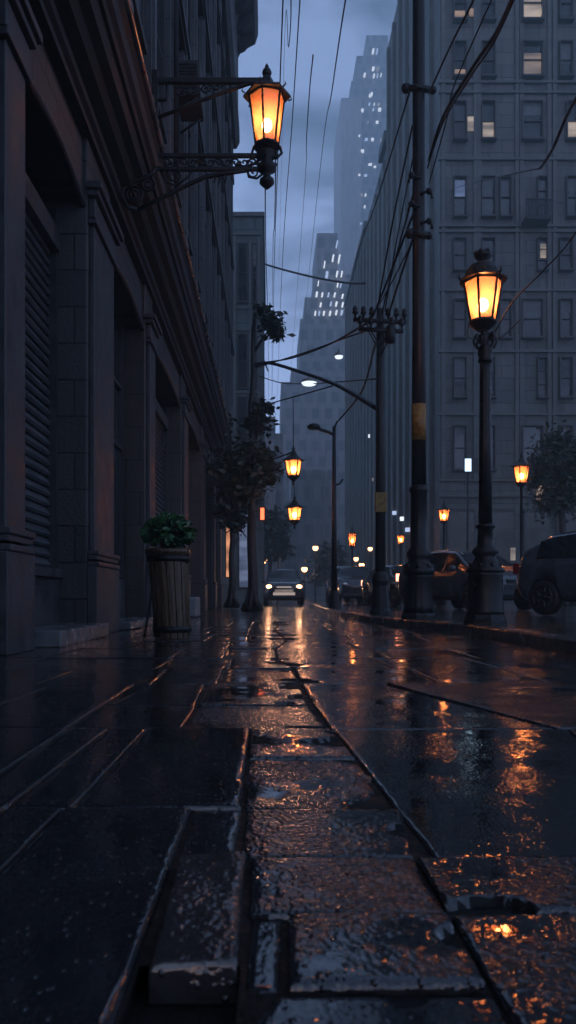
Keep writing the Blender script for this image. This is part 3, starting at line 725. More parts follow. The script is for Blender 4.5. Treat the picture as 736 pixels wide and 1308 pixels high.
sh = MB(); sh.lathe((xs_, YS, 0), [(rp(8.5), zp(670)), (rp(7.6), zp(560)), (rp(7.0), zp(478)), (rp(6.6), zp(462))], 40, True, (zp(668), zp(464), 10, .10)); sh.build('shaft', M['iron'], SLP)
co = MB(); co.lathe((xs_, YS, 0), [(rp(7), zp(464)), (rp(9.5), zp(461)), (rp(8), zp(457)), (rp(9.8), zp(453)), (rp(9), zp(448)), (rp(10), zp(446)), (rp(6.5), zp(441)), (rp(5), zp(436)), (rp(8), zp(430)), (rp(5), zp(424)), (rp(3.5), zp(419)), (rp(6), zp(415)), (rp(10), zp(412))], 24)
for i in range(6):
    a = 2*PI*i/6; ca, sa = math.cos(a), math.sin(a)
    def q(r, py): return (xs_+rp(r)*ca, YS+rp(r)*sa, zp(py))
    co.tube([q(5, 446), q(11, 444), q(15, 437), q(13, 430), q(9, 432), q(9.5, 437)], rp(1.7), 6)
    co.tube([q(4, 436), q(8, 428), q(12, 427), q(13, 432)], rp(1.4), 6)
    co.tube([q(3, 422), q(8, 416), q(12, 412)], rp(1.1), 6)
co.build('scroll_capital', M['iron'], SLP)
lantern(SLP, (xs_-rp(3), YS, zp(411)), zp(360)-zp(411), rp(24.5), rp(15.5), 6, 'bulb', 22, 0.0, crown='dome')

# ------------------------------------------------------------------ utility poles
def pole(name, label, px, base_py, Y, zg, segs, mat_, cat='utility pole'):
    """segs: (radius in px, photo y) from bottom up"""
    x = (px-CX)*Y/1000; kk = Y/1000
    t = thing(name, label, cat, (x, Y, zg)); return t, x, kk
# pole A
YA = 11.8
A, xA, kA = pole('utility_pole', 'thick dark utility pole with fluted base and worn yellow band beside the ornate lamp', 535, 790, YA, SZ, None, None)
def za(py): return H+(CY-py)*kA
q = MB(); q.lathe((xA, YA, 0), [(kA*22, SZ), (kA*22, SZ+.05), (kA*20, SZ+.10)], 10, False)
q.lathe((xA, YA, 0), [(kA*20, SZ+.09), (kA*18, SZ+.2), (kA*17, za(738)), (kA*19, za(734))], 60, True, (SZ+.15, za(740), 15, .12))
q.lathe((xA, YA, 0), [(kA*20, za(734)), (kA*20, za(728)), (kA*16, za(722)), (kA*13, za(716)), (kA*15, za(712)), (kA*16, za(707)), (kA*13, za(702)), (kA*11, za(699)), (kA*10.5, za(630)), (kA*12.5, za(628)), (kA*12, za(624)), (kA*9.5, za(620))], 28)
for i in range(7):
    a = 2*PI*i/7; q.ball((xA+kA*16*math.cos(a), YA+kA*16*math.sin(a), za(724)), kA*4, 8)
q.build('base', M['iron_pole'], A)
q = MB(); q.lathe((xA, YA, 0), [(kA*9.5, za(622)), (kA*8.2, za(400)), (kA*7.6, za(0)), (kA*7.0, za(-150))], 20); q.build('shaft', M['iron_pole'], A)
q = MB(); q.lathe((xA, YA, 0), [(kA*9.4, za(563)), (kA*9.4, za(517))], 20); q.build('yellow_band', M['yellow'], A)
def crossarm(x0, y0, zc, half, kk, ang=0.0, par=None, pins=5):
    q = MB(); dx, dy = math.cos(ang)*half, math.sin(ang)*half
    q.tube([(x0-dx, y0-dy, zc), (x0+dx, y0+dy, zc)], .045, 4)
    for i in range(pins):
        t = -1+2*i/(pins-1)
        if abs(t) < .1: continue
        q.lathe((x0+dx*t*.94, y0+dy*t*.94, zc), [(.02, .03), (.02, .10), (.05, .11), (.055, .15), (.035, .17), (.05, .19), (.03, .24), (.01, .26)], 8)
    q.tube([(x0-dx*.6, y0-dy*.6, zc), (x0, y0, zc-.45)], .015, 4); q.tube([(x0+dx*.6, y0+dy*.6, zc), (x0, y0, zc-.45)], .015, 4)
    return q.build('crossarm', M['iron_pole'], par)
for py, r in ((118, 17), (303, 12)):
    q = MB(); z = za(py); q.tube([(xA-kA*r, YA-.05, z+.03), (xA, YA-.11, z), (xA+kA*r, YA-.05, z)], .055, 6)
    q.ball((xA-kA*r, YA-.05, z+.03), .075); q.ball((xA+kA*r, YA-.05, z), .06); q.build('cable_clamp', M['iron'], A)
for py, s in ((232, -1), (252, 1), (268, -1), (290, 1)):
    q = MB(); z = za(py); q.tube([(xA, YA-.1, z), (xA+s*kA*13, YA-.12, z+.04), (xA+s*kA*15, YA-.12, z-.08)], .022, 5); q.ball((xA+s*kA*11, YA-.12, z+.03), .05); q.build('insulator', M['iron'], A)
# pole B (timber, with crossarms)
YB = 14.5; xB = (486-CX)*YB/1000; kB = YB/1000
def zbb(py): return H+(CY-py)*kB
B_ = thing('utility_pole', 'timber utility pole with cluttered crossarm on top and yellow plate, between the two dark poles', 'utility pole', (xB, YB, SZ))
q = MB(); q.lathe((xB, YB, 0), [(kB*14, SZ), (kB*14, SZ+.06), (kB*12, SZ+.12), (kB*9.5, za(745) if False else zbb(748)), (kB*11, zbb(742)), (kB*10, zbb(735)), (kB*7, zbb(730))], 14, False); q.build('base', M['iron_pole'], B_)
q = MB(); q.lathe((xB, YB, 0), [(kB*6.6, zbb(731)), (kB*5.6, zbb(560)), (kB*4.8, zbb(395))], 14); q.build('shaft', M['wood_pole'], B_)
crossarm(xB-.02, YB-.08, zbb(412), .50, kB, .15, B_, 7); crossarm(xB+.0, YB-.09, zbb(424), .42, kB, .15, B_, 5)
q = MB(); q.box(xB-kB*8, xB+kB*7, YB-kB*8.5, YB-kB*3, zbb(655), zbb(630)); q.build('yellow_plate', M['yellow'], B_, .01)
q = MB()
q.lathe((xB+.17, YB-.05, zbb(440)), [(.01, 0), (.10, .02), (.10, .28), (.07, .32), (.02, .36)], 12); q.build('transformer', M['iron_pole'], B_)
# pole C
YC = 22.0; kC = .022; xC = (427-CX)*kC
def zc(py): return H+(CY-py)*kC
C_ = thing('street_light', 'slim dark pole with short curved lamp arm behind the timber utility pole', 'street light', (xC, YC, SZ))
q = MB(); q.lathe((xC, YC, 0), [(kC*8, SZ), (kC*7, SZ+.2), (kC*4.5, SZ+.5)], 12, False); q.build('base', M['iron_pole'], C_)
q = MB(); q.lathe((xC, YC, 0), [(kC*3.8, SZ+.5), (kC*3.0, zc(650)), (kC*2.2, zc(545))], 12); q.build('shaft', M['iron_pole'], C_)
q = MB(); q.tube([P(427, 556, YC), P(420, 552, YC), P(410, 549, YC), P(402, 545, YC)], .045, 6); q.build('arm', M['iron_pole'], C_)
q = MB(); q.lathe(P(401, 546, YC), [(.05, .12), (.17, .06), (.19, -.01), (.15, -.05)], 12); q.build('lamp_head', M['iron'], C_)
q = MB(); q.tube([P(427, 620, YC), P(434, 618, YC), P(438, 612, YC)], .03, 5); q.tube([P(427, 548, YC), P(431, 538, YC)], .03, 5); q.build('cable_hook', M['iron'], C_)

# ------------------------------------------------------------------ small post lamps and far lights
def post_lamp(px, py, Y, label, zg=.115, pw=12, hl=.52):
    x = (px-CX)*Y/1000; z = H+(CY-py)*Y/1000
    t = thing('post_lamp', label, 'street lamp', (x, Y, zg), group='small post lamps along the right side of the street')
    q = MB(); q.lathe((x, Y, 0), [(.14, zg), (.14, zg+.12), (.08, zg+.3), (.05, zg+.5), (.045, z-.06), (.09, z-.04), (.05, z)], 10); q.build('post', M['iron_pole'], t)
    lantern(t, (x, Y, z), hl, .25, .16, 6, 'bulb_small', pw, 0, crown='cone', lightr=.1)
    return t
post_lamp(666, 617, 25.0, 'slim post lamp glowing amber above the dark hatchback beside the leafy tree', pw=25)
post_lamp(567, 666, 35.0, 'slim post lamp glowing amber above the grey estate car', pw=14)
post_lamp(512, 694, 52.0, 'small amber post lamp just left of the thick pole with the fluted base', pw=14)
post_lamp(450, 698, 48.0, 'amber lamp glowing above the van, between the slim pole and the timber pole', pw=18, hl=.8)
def far_light(px, py, Y, r, m_, label, zg=0.0, name='street_light'):
    p = P(px, py, Y)
    t = thing(name, label, 'street light', (p.x, Y, zg), group='far street lights in the mist')
    q = MB(); q.tube([(p.x, Y, zg), (p.x, Y, p.z)], .09, 6); q.build('post', M['iron_pole'], t)
    q = MB(); q.lathe((p.x, Y, p.z), [(r*.3, r*1.1), (r*1.1, r*.75), (r*1.05, r*.6)], 12); q.build('lamp_cap', M['iron_pole'], t)
    q = MB(); q.ball((p.x, Y, p.z), r, 14); q.build('lamp_globe', M[m_], t)
far_light(355, 704, 80, .42, 'lamp_amber', 'far amber street light directly above the oncoming vehicle')
far_light(336, 715, 80, .42, 'lamp_amber', 'far amber street light beside the left tree trunk, left of the oncoming vehicle')
far_light(403, 700, 85, .32, 'lamp_peach', 'far peach street light on a tall post, just left of the slim pole')
far_light(389, 727, 90, .34, 'lamp_amber', 'far low peach street light just right of the oncoming vehicle roof')
far_light(345, 681, 85, .26, 'lamp_peach', 'small white street light in the far trees under the hanging lanterns')
far_light(473, 701, 70, .22, 'lamp_peach', 'small peach street light behind the timber pole base')
far_light(455, 714, 75, .24, 'lamp_peach', 'small white street light low over the van roof')
far_light(491, 702, 75, .3, 'lamp_amber', 'small amber street light just right of the timber pole')
far_light(462, 722, 75, .26, 'lamp_amber', 'small amber street light low over the cars left of the timber pole')
far_light(440, 727, 82, .24, 'lamp_amber', 'small amber street light just right of the slim pole foot')
far_light(417, 733, 95, .2, 'lamp_peach', 'tiny white street light low beside the slim pole')

# ------------------------------------------------------------------ hanging lanterns on a cable
YH = 22.0
def hang_lantern(px, top, bot, Y, label, pw):
    c = P(px, 0, Y); kk = Y/1000; hh = (bot-top)*kk
    z1 = H+(CY-bot)*kk; zt = H+(CY-top)*kk
    t = thing('hanging_lantern', label, 'lantern', (c.x, Y, zt), group='lanterns hanging over the street')
    rt = hh*.19; gh = hh*.38; zf = z1+hh*.26
    q = MB(); q.lathe((c.x, Y, 0), [(.01, z1), (rt*.18, z1+hh*.06), (rt*.10, z1+hh*.10), (rt*.40, z1+hh*.16), (rt*.35, zf-.02)], 10); q.build('pendant', M['iron'], t)
    lantern(t, (c.x, Y, zf), gh, rt*1.1, rt*.75, 6, 'bulb_small', pw, 0, crown='cone', lightr=.06)
    return t, zt, z1
h1, zt1, zl1 = hang_lantern(375, 570, 621, YH, 'upper of two black hanging lanterns glowing amber over the oncoming vehicle', 34)
h2, zt2, zl2 = hang_lantern(376.5, 633, 676, YH, 'lower and smaller of two hanging lanterns glowing amber over the oncoming vehicle', 30)

# ------------------------------------------------------------------ cables
def cable(pts, r, label, name='cable', group='overhead cables'):
    pts = [Vector(p) for p in pts]; o = pts[0].copy()
    # smooth through control points
    out = []
    for i in range(len(pts)-1):
        a = pts[max(i-1, 0)]; b_ = pts[i]; c = pts[i+1]; d = pts[min(i+2, len(pts)-1)]
        for s in range(8):
            t = s/8; out.append(0.5*((2*b_)+(-a+c)*t+(2*a-5*b_+4*c-d)*t*t+(-a+3*b_-3*c+d)*t**3))
    out.append(pts[-1])
    q = MB(); q.tube([p-o for p in out], r, 5)
    ob = q.build(name, M['cable']); ob.location = o
    return link_props(ob, label, 'cable', group)
cable([P(375, 571, YH), P(374.8, 540, YH), P(374.6, 508, YH+.02)], .012, 'thin drop wire holding the upper hanging lantern')
cable([P(376, 634, YH), P(376, 621, YH)], .010, 'short drop wire between the two hanging lanterns')
cable([P(328, 590, YH+1.5), P(350, 586, YH+.7), P(374, 577, YH)], .022, 'stay wire from the left tree to the upper hanging lantern')
cable([P(337, 337, 40), P(360, 344, 38), P(400, 354, 35), P(440, 361, 33), P(466, 362, 31)], .05, 'thick cable crossing the sky from the flat roofed left block to the far right wall')
cable([P(326, 466, 24.8), P(345, 464, 24), P(380, 474, 21.5), P(430, 492, 18), P(480, 521, 14.7)], .05, 'thick cable sagging from the left tree down to the timber utility pole')
cable([P(326, 464, 24.8), P(370, 458, 22), P(420, 440, 18), P(470, 412, 14.6)], .022, 'thin cable rising from the left tree to the timber pole crossarm')
cable([P(326, 470, 24.8), P(390, 450, 20), P(440, 432, 17), P(482, 418, 14.6)], .018, 'second thin cable rising from the left tree to the lower crossarm')
cable([P(330, 480, 24.8), P(360, 489, 24), P(400, 490, 23), P(480, 484, 14.6)], .016, 'slack cable holding the long white luminaire over the street')
cable([P(330, 520, 24.8), P(350, 514, 24), P(400, 500, 22), P(425, 493, 21)], .02, 'short greenish cable above the slim pole leaving the left tree')
cable([P(523, 118, 11.7), P(480, 260, 20), P(455, 330, 32), P(440, 400, 60)], .016, 'thin cable falling from the upper clamp of the thick pole into the street depth')
cable([P(548, 120, 11.7), P(575, 60, 10), P(605, 0, 8.6), P(640, -80, 7)], .014, 'cable rising steeply from the upper clamp of the thick pole out of view')
cable([P(548, 205, 11.7), P(566, 150, 10.5), P(605, 85, 9), P(635, 40, 8), P(662, -20, 7)], .022, 'thickest double cable sweeping from the thick pole up to the right')
cable([P(546, 215, 11.7), P(566, 157, 10.4), P(600, 100, 9), P(632, 52, 8), P(666, -22, 7)], .012, 'thin companion of the thickest cable sweeping up to the right')
cable([P(548, 235, 11.7), P(572, 148, 10.5), P(580, 110, 9.8), P(628, 0, 8), P(650, -50, 7)], .009, 'thin cable beside the thickest cable crossing the second window column')
for i, (x0, y0, x1, y1, d) in enumerate(((530, 190, 492, 398, 14.4), (530, 240, 488, 400, 14.4), (531, 265, 476, 405, 14.4), (531, 300, 470, 412, 14.4), (527, 160, 482, 396, 14.4), (528, 303, 497, 400, 14.4))):
    lb = ['first of the cables from the thick pole down to the timber pole, starting highest', 'cable from the thick pole insulators to the right end of the timber crossarm', 'cable from the thick pole to the middle of the timber crossarm', 'lowest cable from the thick pole to the left tip of the timber crossarm', 'tight upper cable from the thick pole to the top of the timber pole', 'short steep cable from the lower clamp to the right end of the timber crossarm'][i]
    cable([P(x0, y0, 11.7), P((x0+x1)/2-4, (y0+y1)/2+12, 13), P(x1, y1, d)], .011+.004*(i % 3), lb)
cable([P(484, 425, 14.5), P(478, 445, 17), P(462, 500, 19.5), P(431, 539, 22)], .024, 'cable from the timber pole dropping to the tip of the slim pole')
cable([P(760, 90, 7), P(728, 140, 8), P(706, 190, 9), P(690, 215, 10)], .018, 'dark cable cutting the upper right corner of the grey facade')
cable([P(690, 215, 10), P(655, 222, 14), P(600, 235, 24), P(573, 243, 48)], .012, 'thin slack cable running on over the grey facade to its corner')
cable([P(752, 270, 8), P(725, 312, 8.4), P(690, 350, 8.8), P(655, 386, 9.2), P(628, 432, 9.4)], .009, 'thin cable from the street lamp lantern up to the right edge')
cable([P(599, 412, 9.4), P(599, 431, 9.4), P(620, 433, 9.4), P(640, 431, 9.4), P(665, 408, 9.1)], .006, 'thin wire looped round the scroll capital of the street lamp')
rw = [(443, -10, 425, 110, 404, 262, .009, 'tallest thin wire in the sky, slanting beside the stepped tower'), (384, -10, 375, 130, 358, 400, .008, 'thin wire down the middle of the sky above the far towers'),
      (372, -10, 369, 60, 362, 110, .007, 'short thin wire at the top middle of the sky'), (362, -10, 355, 200, 349, 420, .008, 'thin wire just right of the big wall lantern'),
      (400, 70, 392, 170, 385, 300, .007, 'thin wire ending in mid sky between the two towers'), (339, 240, 340, 330, 343, 470, .007, 'thin wire hanging straight under the wall lantern in the sky'),
      (352, 190, 351, 280, 348, 380, .007, 'thin wire in the sky near the corner of the flat roofed block')]
for (a, b_, c, d, e, f, r, lb) in rw:
    cable([P(a, b_, 10), P(c, d, 16), P(e, f, 40), P(e+(CX-e)*.35, f+(CY-f)*.4, 118)], r*1.3, lb)

# white luminaires on the cables
def luminaire(px, py, Y, w_, h_, label):
    p = P(px, py, Y); t = thing('hanging_luminaire', label, 'street light', p)
    q = MB(); prof = [(.3*w_, h_*.62), (w_*.42, h_*.5), (w_*.5, h_*.15), (w_*.5, 0)]
    q.lathe(p, prof[::-1], 16); q.tube([p+Vector((0, 0, h_*.6)), p+Vector((0, 0, h_*1.3))], .02, 5); o = q.build('hood', M['concrete'], t)
    q = MB(); q.lathe(p, [(w_*.1, -h_*.5), (w_*.4, -h_*.35), (w_*.5, 0.0), (w_*.48, .01)], 16); q.build('lamp_glass', M['lamp_white'], t)
luminaire(395, 489, 23.0, .46, .17, 'long bright white luminaire hanging on a cable over the street')
luminaire(433, 455, 22.0, .24, .16, 'small bright white luminaire near the right end of the crossing cables')

# ------------------------------------------------------------------ trees
def clump(mb, c, r, n, ls, sq=0.75, rnd=random):
    c = Vector(c)
    for _ in range(n):
        d = Vector((rnd.gauss(0, 1), rnd.gauss(0, 1), rnd.gauss(0, 1))).normalized()*r*min(abs(rnd.gauss(0, .62)), 1.45)
        d.z *= sq; p = c+d
        a = Vector((rnd.gauss(0, 1), rnd.gauss(0, 1), rnd.gauss(0, .6))).normalized(); b_ = a.orthogonal().normalized()
        b_ = (b_*math.cos(rnd.random()*6)+a.cross(b_)*math.sin(rnd.random()*6)).normalized()
        s = ls*rnd.uniform(.6, 1.25); n_ = a.cross(b_)
        mb.add([p-a*s, p-a*s*.2+b_*s*.45+n_*s*.08, p+a*s, p-a*s*.2-b_*s*.45+n_*s*.08], [(0, 1, 2), (0, 2, 3)])
def tree(name, label, trunk, tr, limbs, clumps, ls, group=None, base=True):
    o = Vector((trunk[0][0], trunk[0][1], 0))
    t = thing(name, label, 'tree', trunk[0], group=group)
    q = MB(); m = len(trunk); pts = []
    for i in range(m-1):
        for s in range(5):
            p = Vector(trunk[i]).lerp(Vector(trunk[i+1]), s/5); p.x += .03*math.sin(i*3+s*1.3); pts.append(p)
    pts.append(Vector(trunk[-1]))
    q.tube(pts, tr, 10, r1=tr*.35)
    if base:
        for i in range(6):
            a = i*PI/3+.3; b0 = Vector(trunk[0]); q.tube([b0+Vector((math.cos(a)*tr*1.9, math.sin(a)*tr*1.9, 0)), b0+Vector((math.cos(a)*tr*.9, math.sin(a)*tr*.9, .35)), b0+Vector((0, 0, 1.2))], tr*.5, 6, r1=tr*.3)
    q.build('trunk', M['bark'], t)
    for L_ in limbs:
        q = MB(); q.tube(L_, tr*.4, 6, r1=tr*.1); q.build('limb', M['bark'], t)
    q = MB()
    for (c, r, n) in clumps: clump(q, c, r*1.05, int(n*2.4), ls)
    q.build('crown', M['leaf'], t)
    return t
YT = 25.0
tree('street_tree', 'tall thin tree with a dark leafy crown in front of the flat roofed left block', [P(322, 780, YT), P(322.5, 640, YT), P(321, 520, YT), P(326, 400, YT)], .17,
     [[P(322, 620, YT), P(305, 600, YT), P(292, 575, YT-.4)], [P(322, 610, YT), P(338, 590, YT), P(346, 575, YT)], [P(324, 450, YT), P(336, 432, YT), P(346, 418, YT-.2)], [P(322, 560, YT), P(332, 540, YT), P(336, 525, YT)], [P(326, 468, YT), P(338, 462, YT), P(343, 475, YT)]],
     [(P(318, 588, YT), .85, 700), (P(300, 600, YT), .65, 520), (P(338, 594, YT), .42, 240), (P(330, 540, YT), .42, 230), (P(344, 412, YT-.2), .42, 150), (P(352, 425, YT-.2), .34, 110), (P(337, 398, YT), .24, 60), (P(338, 520, YT), .3, 110), (P(313, 625, YT), .6, 320), (P(296, 630, YT), .5, 260), (P(328, 612, YT), .4, 200), (P(343, 610, YT), .3, 120)], .14)
tree('street_tree', 'low leafy tree against the end of the dark stone building', [P(296, 776, YT+4), P(297, 690, YT+4), P(294, 540, YT+4)], .14,
     [[P(296, 700, YT+4), P(306, 685, YT+4)], [P(295, 600, YT+4), P(284, 560, YT+4)]],
     [(P(284, 540, YT+3), .38, 190), (P(302, 668, YT+2), .45, 240), (P(306, 648, YT+2), .4, 200), (P(290, 650, YT+2), .5, 280), (P(298, 620, YT+3), .6, 320), (P(312, 640, YT+2), .28, 110)], .12)
YR = 30
tree('street_tree', 'broad dark leafy tree on the right in front of the grey facade', [P(722, 773, YR), P(720, 690, YR), P(716, 600, YR)], .22,
     [[P(720, 660, YR), P(700, 630, YR), P(690, 600, YR)], [P(719, 650, YR), P(742, 610, YR), P(760, 590, YR)], [P(718, 620, YR), P(712, 585, YR), P(716, 560, YR)]],
     [(P(716, 600, YR), 1.1, 900), (P(692, 606, YR), .6, 420), (P(735, 590, YR), 1.1, 900), (P(714, 565, YR), .7, 420), (P(705, 640, YR), .8, 520), (P(745, 630, YR), 1.1, 800), (P(686, 590, YR), .3, 100), (P(680, 616, YR), .35, 120), (P(765, 600, YR), 1.1, 700)], .12)
YF = 75
tree('far_tree', 'misty far tree filling the street end behind the oncoming vehicle', [P(345, 766, YF), P(345, 720, YF), P(344, 690, YF)], .3, [],
     [(P(338, 690, YF), 1.9, 500), (P(350, 700, YF), 1.6, 400), (P(345, 668, YF), 1.5, 360), (P(330, 702, YF), 1.4, 300), (P(352, 680, YF), 1.2, 240)], .4, base=False)
tree('far_tree', 'misty far tree between the slim pole and the amber lamp', [P(420, 766, 90), P(420, 740, 90), P(420, 715, 90)], .3, [],
     [(P(418, 720, 90), 1.7, 380), (P(426, 708, 90), 1.5, 300), (P(412, 735, 90), 1.3, 240)], .45, base=False)

# ------------------------------------------------------------------ planter by the left building
YP = 8.5; xp = (221-CX)*YP/1000
PL = thing('wooden_planter', 'tall leaning wooden stave planter standing on wet slabs before the left building', 'planter', (xp, YP, 0))
q = MB(); n = 16
lean = -0.06
def ring(z, r, dr=0.0, off=0.0):
    return [Vector((xp+lean*z+(r+dr)*math.cos(2*PI*(i+off)/48), YP+(r+dr)*math.sin(2*PI*(i+off)/48), z)) for i in range(48)]
zs = [(0.004, .190), (.07, .192), (.5, .205), (.92, .222)]
for s in range(16):
    vs = []
    for (z, r) in zs:
        for j, (o_, d_) in enumerate(((0.06, -.012), (0.25, .0), (1.5, .003), (2.75, .0), (2.94, -.012))):
            a = 2*PI*(s*3+o_)/48; rr = r+d_+.004*math.sin(s*7)
            vs.append((xp+lean*z+rr*math.cos(a), YP+rr*math.sin(a), z))
    q.add(vs, [(k_*5+j, k_*5+j+1, (k_+1)*5+j+1, (k_+1)*5+j) for k_ in range(3) for j in range(4)])
q.lathe((xp, YP, 0), [(.17, .003), (.17, .05)], 24)
for k_ in range(2): q.lathe((xp+lean*.5, YP, 0), [(.182, .02), (.2, .9)], 24) if k_ == 0 else None
q.build('staves', M['pot_wood'], PL)
for z, r in ((.10, .203), (.86, .226)):
    q = MB(); 
    vs = [];
    for (dz, dr) in ((-.035, .0), (-.035, .008), (.035, .010), (.035, .0)):
        for i in range(48):
            a = 2*PI*i/48; vs.append((xp+lean*(z+dz)+(r+dr)*math.cos(a), YP+(r+dr)*math.sin(a), z+dz))
    q.add(vs, [(k_*48+i, k_*48+(i+1) % 48, (k_+1)*48+(i+1) % 48, (k_+1)*48+i) for k_ in range(3) for i in range(48)], True)
    q.build('hoop', M['iron'], PL)
q = MB()
vs = []
for (rr, z) in ((.20, .90), (.245, .905), (.25, .95), (.235, .965), (.20, .965), (.195, .90)):
    for i in range(40):
        a = 2*PI*i/40; vs.append((xp+lean*z+rr*math.cos(a), YP+rr*math.sin(a), z))
q.add(vs, [(k_*40+i, k_*40+(i+1) % 40, (k_+1)*40+(i+1) % 40, (k_+1)*40+i) for k_ in range(5) for i in range(40)], True)
q.build('rim', M['pot_wood'], PL)
q = MB(); q.lathe((xp+lean*.93, YP, 0), [(.19, .90), (.19, .925)], 24); q.build('soil', M['soil'], PL)
# the plant growing in it
PLN = thing('potted_plant', 'bushy green plant with glossy round leaves growing in the wooden planter', 'plant', (xp+lean*.93, YP, .925))
pc = Vector((xp-.05, YP, 1.10)); q = MB(); stems = MB()
rnd = random.Random(5)
for i in range(330):
    th = rnd.random()*2*PI; ph = math.acos(rnd.uniform(-.35, 1)); rr = .265*rnd.uniform(.62, 1.04)
    d = Vector((math.cos(th)*math.sin(ph), math.sin(th)*math.sin(ph), math.cos(ph)*.92))
    p = pc+d*rr; tip = (d+Vector((rnd.gauss(0, .4), rnd.gauss(0, .4), rnd.gauss(-.1, .35)))).normalized()
    side = tip.cross(d+Vector((.01, .3, .2))).normalized(); up = side.cross(tip).normalized(); s = rnd.uniform(.045, .07)
    if i % 5 == 0: stems.tube([pc+Vector((d.x*.06, d.y*.06, -.17)), pc+d*rr*.5, p], .004, 4)
    pts = [p-tip*s*.9]; 
    for (t, w_, u_) in ((-.45, .42, .05), (.1, .55, .08), (.6, .36, .02)):
        pts += [p+tip*s*t+side*s*w_+up*s*u_, p+tip*s*t, p+tip*s*t-side*s*w_+up*s*u_]
    pts.append(p+tip*s*1.05-up*s*.15)
    q.add(pts, [(0, 1, 2), (0, 2, 3), (1, 4, 5, 2), (2, 5, 6, 3), (4, 7, 8, 5), (5, 8, 9, 6), (7, 10, 8), (8, 10, 9)], True)
q.build('leaves', M['leaf_pot'], PLN); stems.build('stems', M['bark'], PLN)
# stick leaning beside it
q = MB(); a = P(184, 816, 8.45); a.z = .005; c = P(193, 735, 8.45)
c.y += .15; q.tube([Vector((0, 0, 0)), (c-a)*.5+Vector((.012, 0, 0)), c-a], .016, 6, r1=.011)
o = q.build('stick', M['wood_pole']); o.location = a; link_props(o, 'thin dark stick leaning behind the wooden planter', 'stick')
# stone block bench further along
q = MB(); bx_, by_ = -1.72, 17.5
BN = thing('stone_bench', 'small pale stone block seat with rounded back against the left building wall', 'bench', (bx_, by_, 0))
q.box(bx_-.24, bx_+.12, by_-.4, by_+.5, 0, .44); q.build('seat', M['concrete'], BN, .04)
q = MB(); q.box(bx_-.34, bx_-.241, by_-.3, by_+.4, 0, .82); q.build('backrest', M['concrete'], BN, .045)

# ------------------------------------------------------------------ signs
def sign(name, label, cat, x0, x1, y, z0, z1, m_, bracket_to=None, d=.12):
    t = thing(name, label, cat, ((x0+x1)/2, y, z0))
    q = MB(); q.box(x0-.05, x1+.05, y-.0, y+d, z0-.05, z1+.05)
    if bracket_to is not None:
        for z in (z0+.1, z1-.1): q.box(min(bracket_to, x0), max(bracket_to, x0), y+.03, y+.07, z-.02, z+.02)
    q.build('housing', M['frame'], t, .01)
    q = MB(); q.box(x0, x1, y-.012, y-.003, z0, z1); q.build('lit_face', m_, t)
a, c = P(289, 737, 33.4), P(297.5, 668, 33.4)
sign('lit_sign', 'tall narrow orange lit sign by the end of the dark stone building', 'sign', a.x, c.x, 33.4, a.z, c.z, M['sign_orange'], a.x-.4)
a, c = P(332, 664, 24.6), P(336, 649, 24.6)
sign('lit_sign', 'small red vertical lit sign on the trunk of the tall left tree', 'sign', a.x+.02, c.x+.04, 24.55, a.z, c.z, M['sign_red'], -.57)
a, c = P(594, 602, 38), P(602, 586, 38)
t = thing('lit_sign', 'small blue white lit sign on a thin post in front of the grey facade', 'sign', ((a.x+c.x)/2, 38, .115))
q = MB(); q.tube([((a.x+c.x)/2, 38.1, .115), ((a.x+c.x)/2, 38.1, c.z)], .05, 6); q.build('post', M['iron_pole'], t)
q = MB(); q.box(a.x-.05, c.x+.35, 38, 38.1, a.z-.05, c.z+.05); q.build('housing', M['frame'], t)
q = MB(); q.box(a.x, c.x, 37.985, 37.997, a.z, c.z); q.build('lit_face', M['sign_blue'], t)
for (px, py, lb) in ((436, 640, 'x'),): pass

# ------------------------------------------------------------------ left block behind (flat roof)
YK = 46.0; kk = YK/1000
def X(px, Y=YK): return (px-CX)*Y/1000
def Z(py, Y=YK): return H+(CY-py)*Y/1000
FB = thing('office_block', 'flat roofed blue grey block standing beyond the dark stone building on the left', 'building', (-4, YK, 0))
q = MB(); q.box(-12, X(336), YK, YK+14, 0, Z(277)); q.build('wall', M['facade_b'], FB)
q = MB(); q.box(-12.1, X(338), YK-.15, YK+14.1, Z(277), Z(272)); q.build('parapet', M['facade_trim'], FB)
for py in (298, 392, 420, 500, 580, 640):
    q = MB(); q.box(-12.1, X(333), YK-.12, YK-.001, Z(py+3), Z(py)); q.build('string_course', M['facade_trim'], FB)
for (x0, x1) in ((298, 302), (318, 321), (329, 333)):
    q = MB(); q.box(X(x0), X(x1), YK-.10, YK-.002, Z(640), Z(302)); q.build('pilaster', M['facade_trim'], FB)
for row, (ya, yb) in enumerate(((385, 312), (495, 428), (575, 508), (636, 588))):
    for (x0, x1) in ((290, 296), (305, 315), (323, 327)):
        wall_window(FB, X((x0+x1)/2), YK, Z(ya), (x1-x0)*kk, (ya-yb)*kk, M['glass'], '-y', .09)
# glowing panel added at the foot for a sky-bright strip
q = MB(); q.box(X(304), X(319), YK-.12, YK-.02, Z(752), Z(638)); f = q.build('ground_floor_front', M['frame'], FB)
q = MB(); q.box(X(306), X(318), YK-.135, YK-.121, Z(750), Z(642)); q.build('pane', M['sky_strip'], f)  # made-up glowing face that imitates the bright sky strip
q = MB(); q.box(X(296), X(337), YK-1.0, YK-.13, Z(640), Z(637)); q.build('canopy', M['iron_pole'], FB)

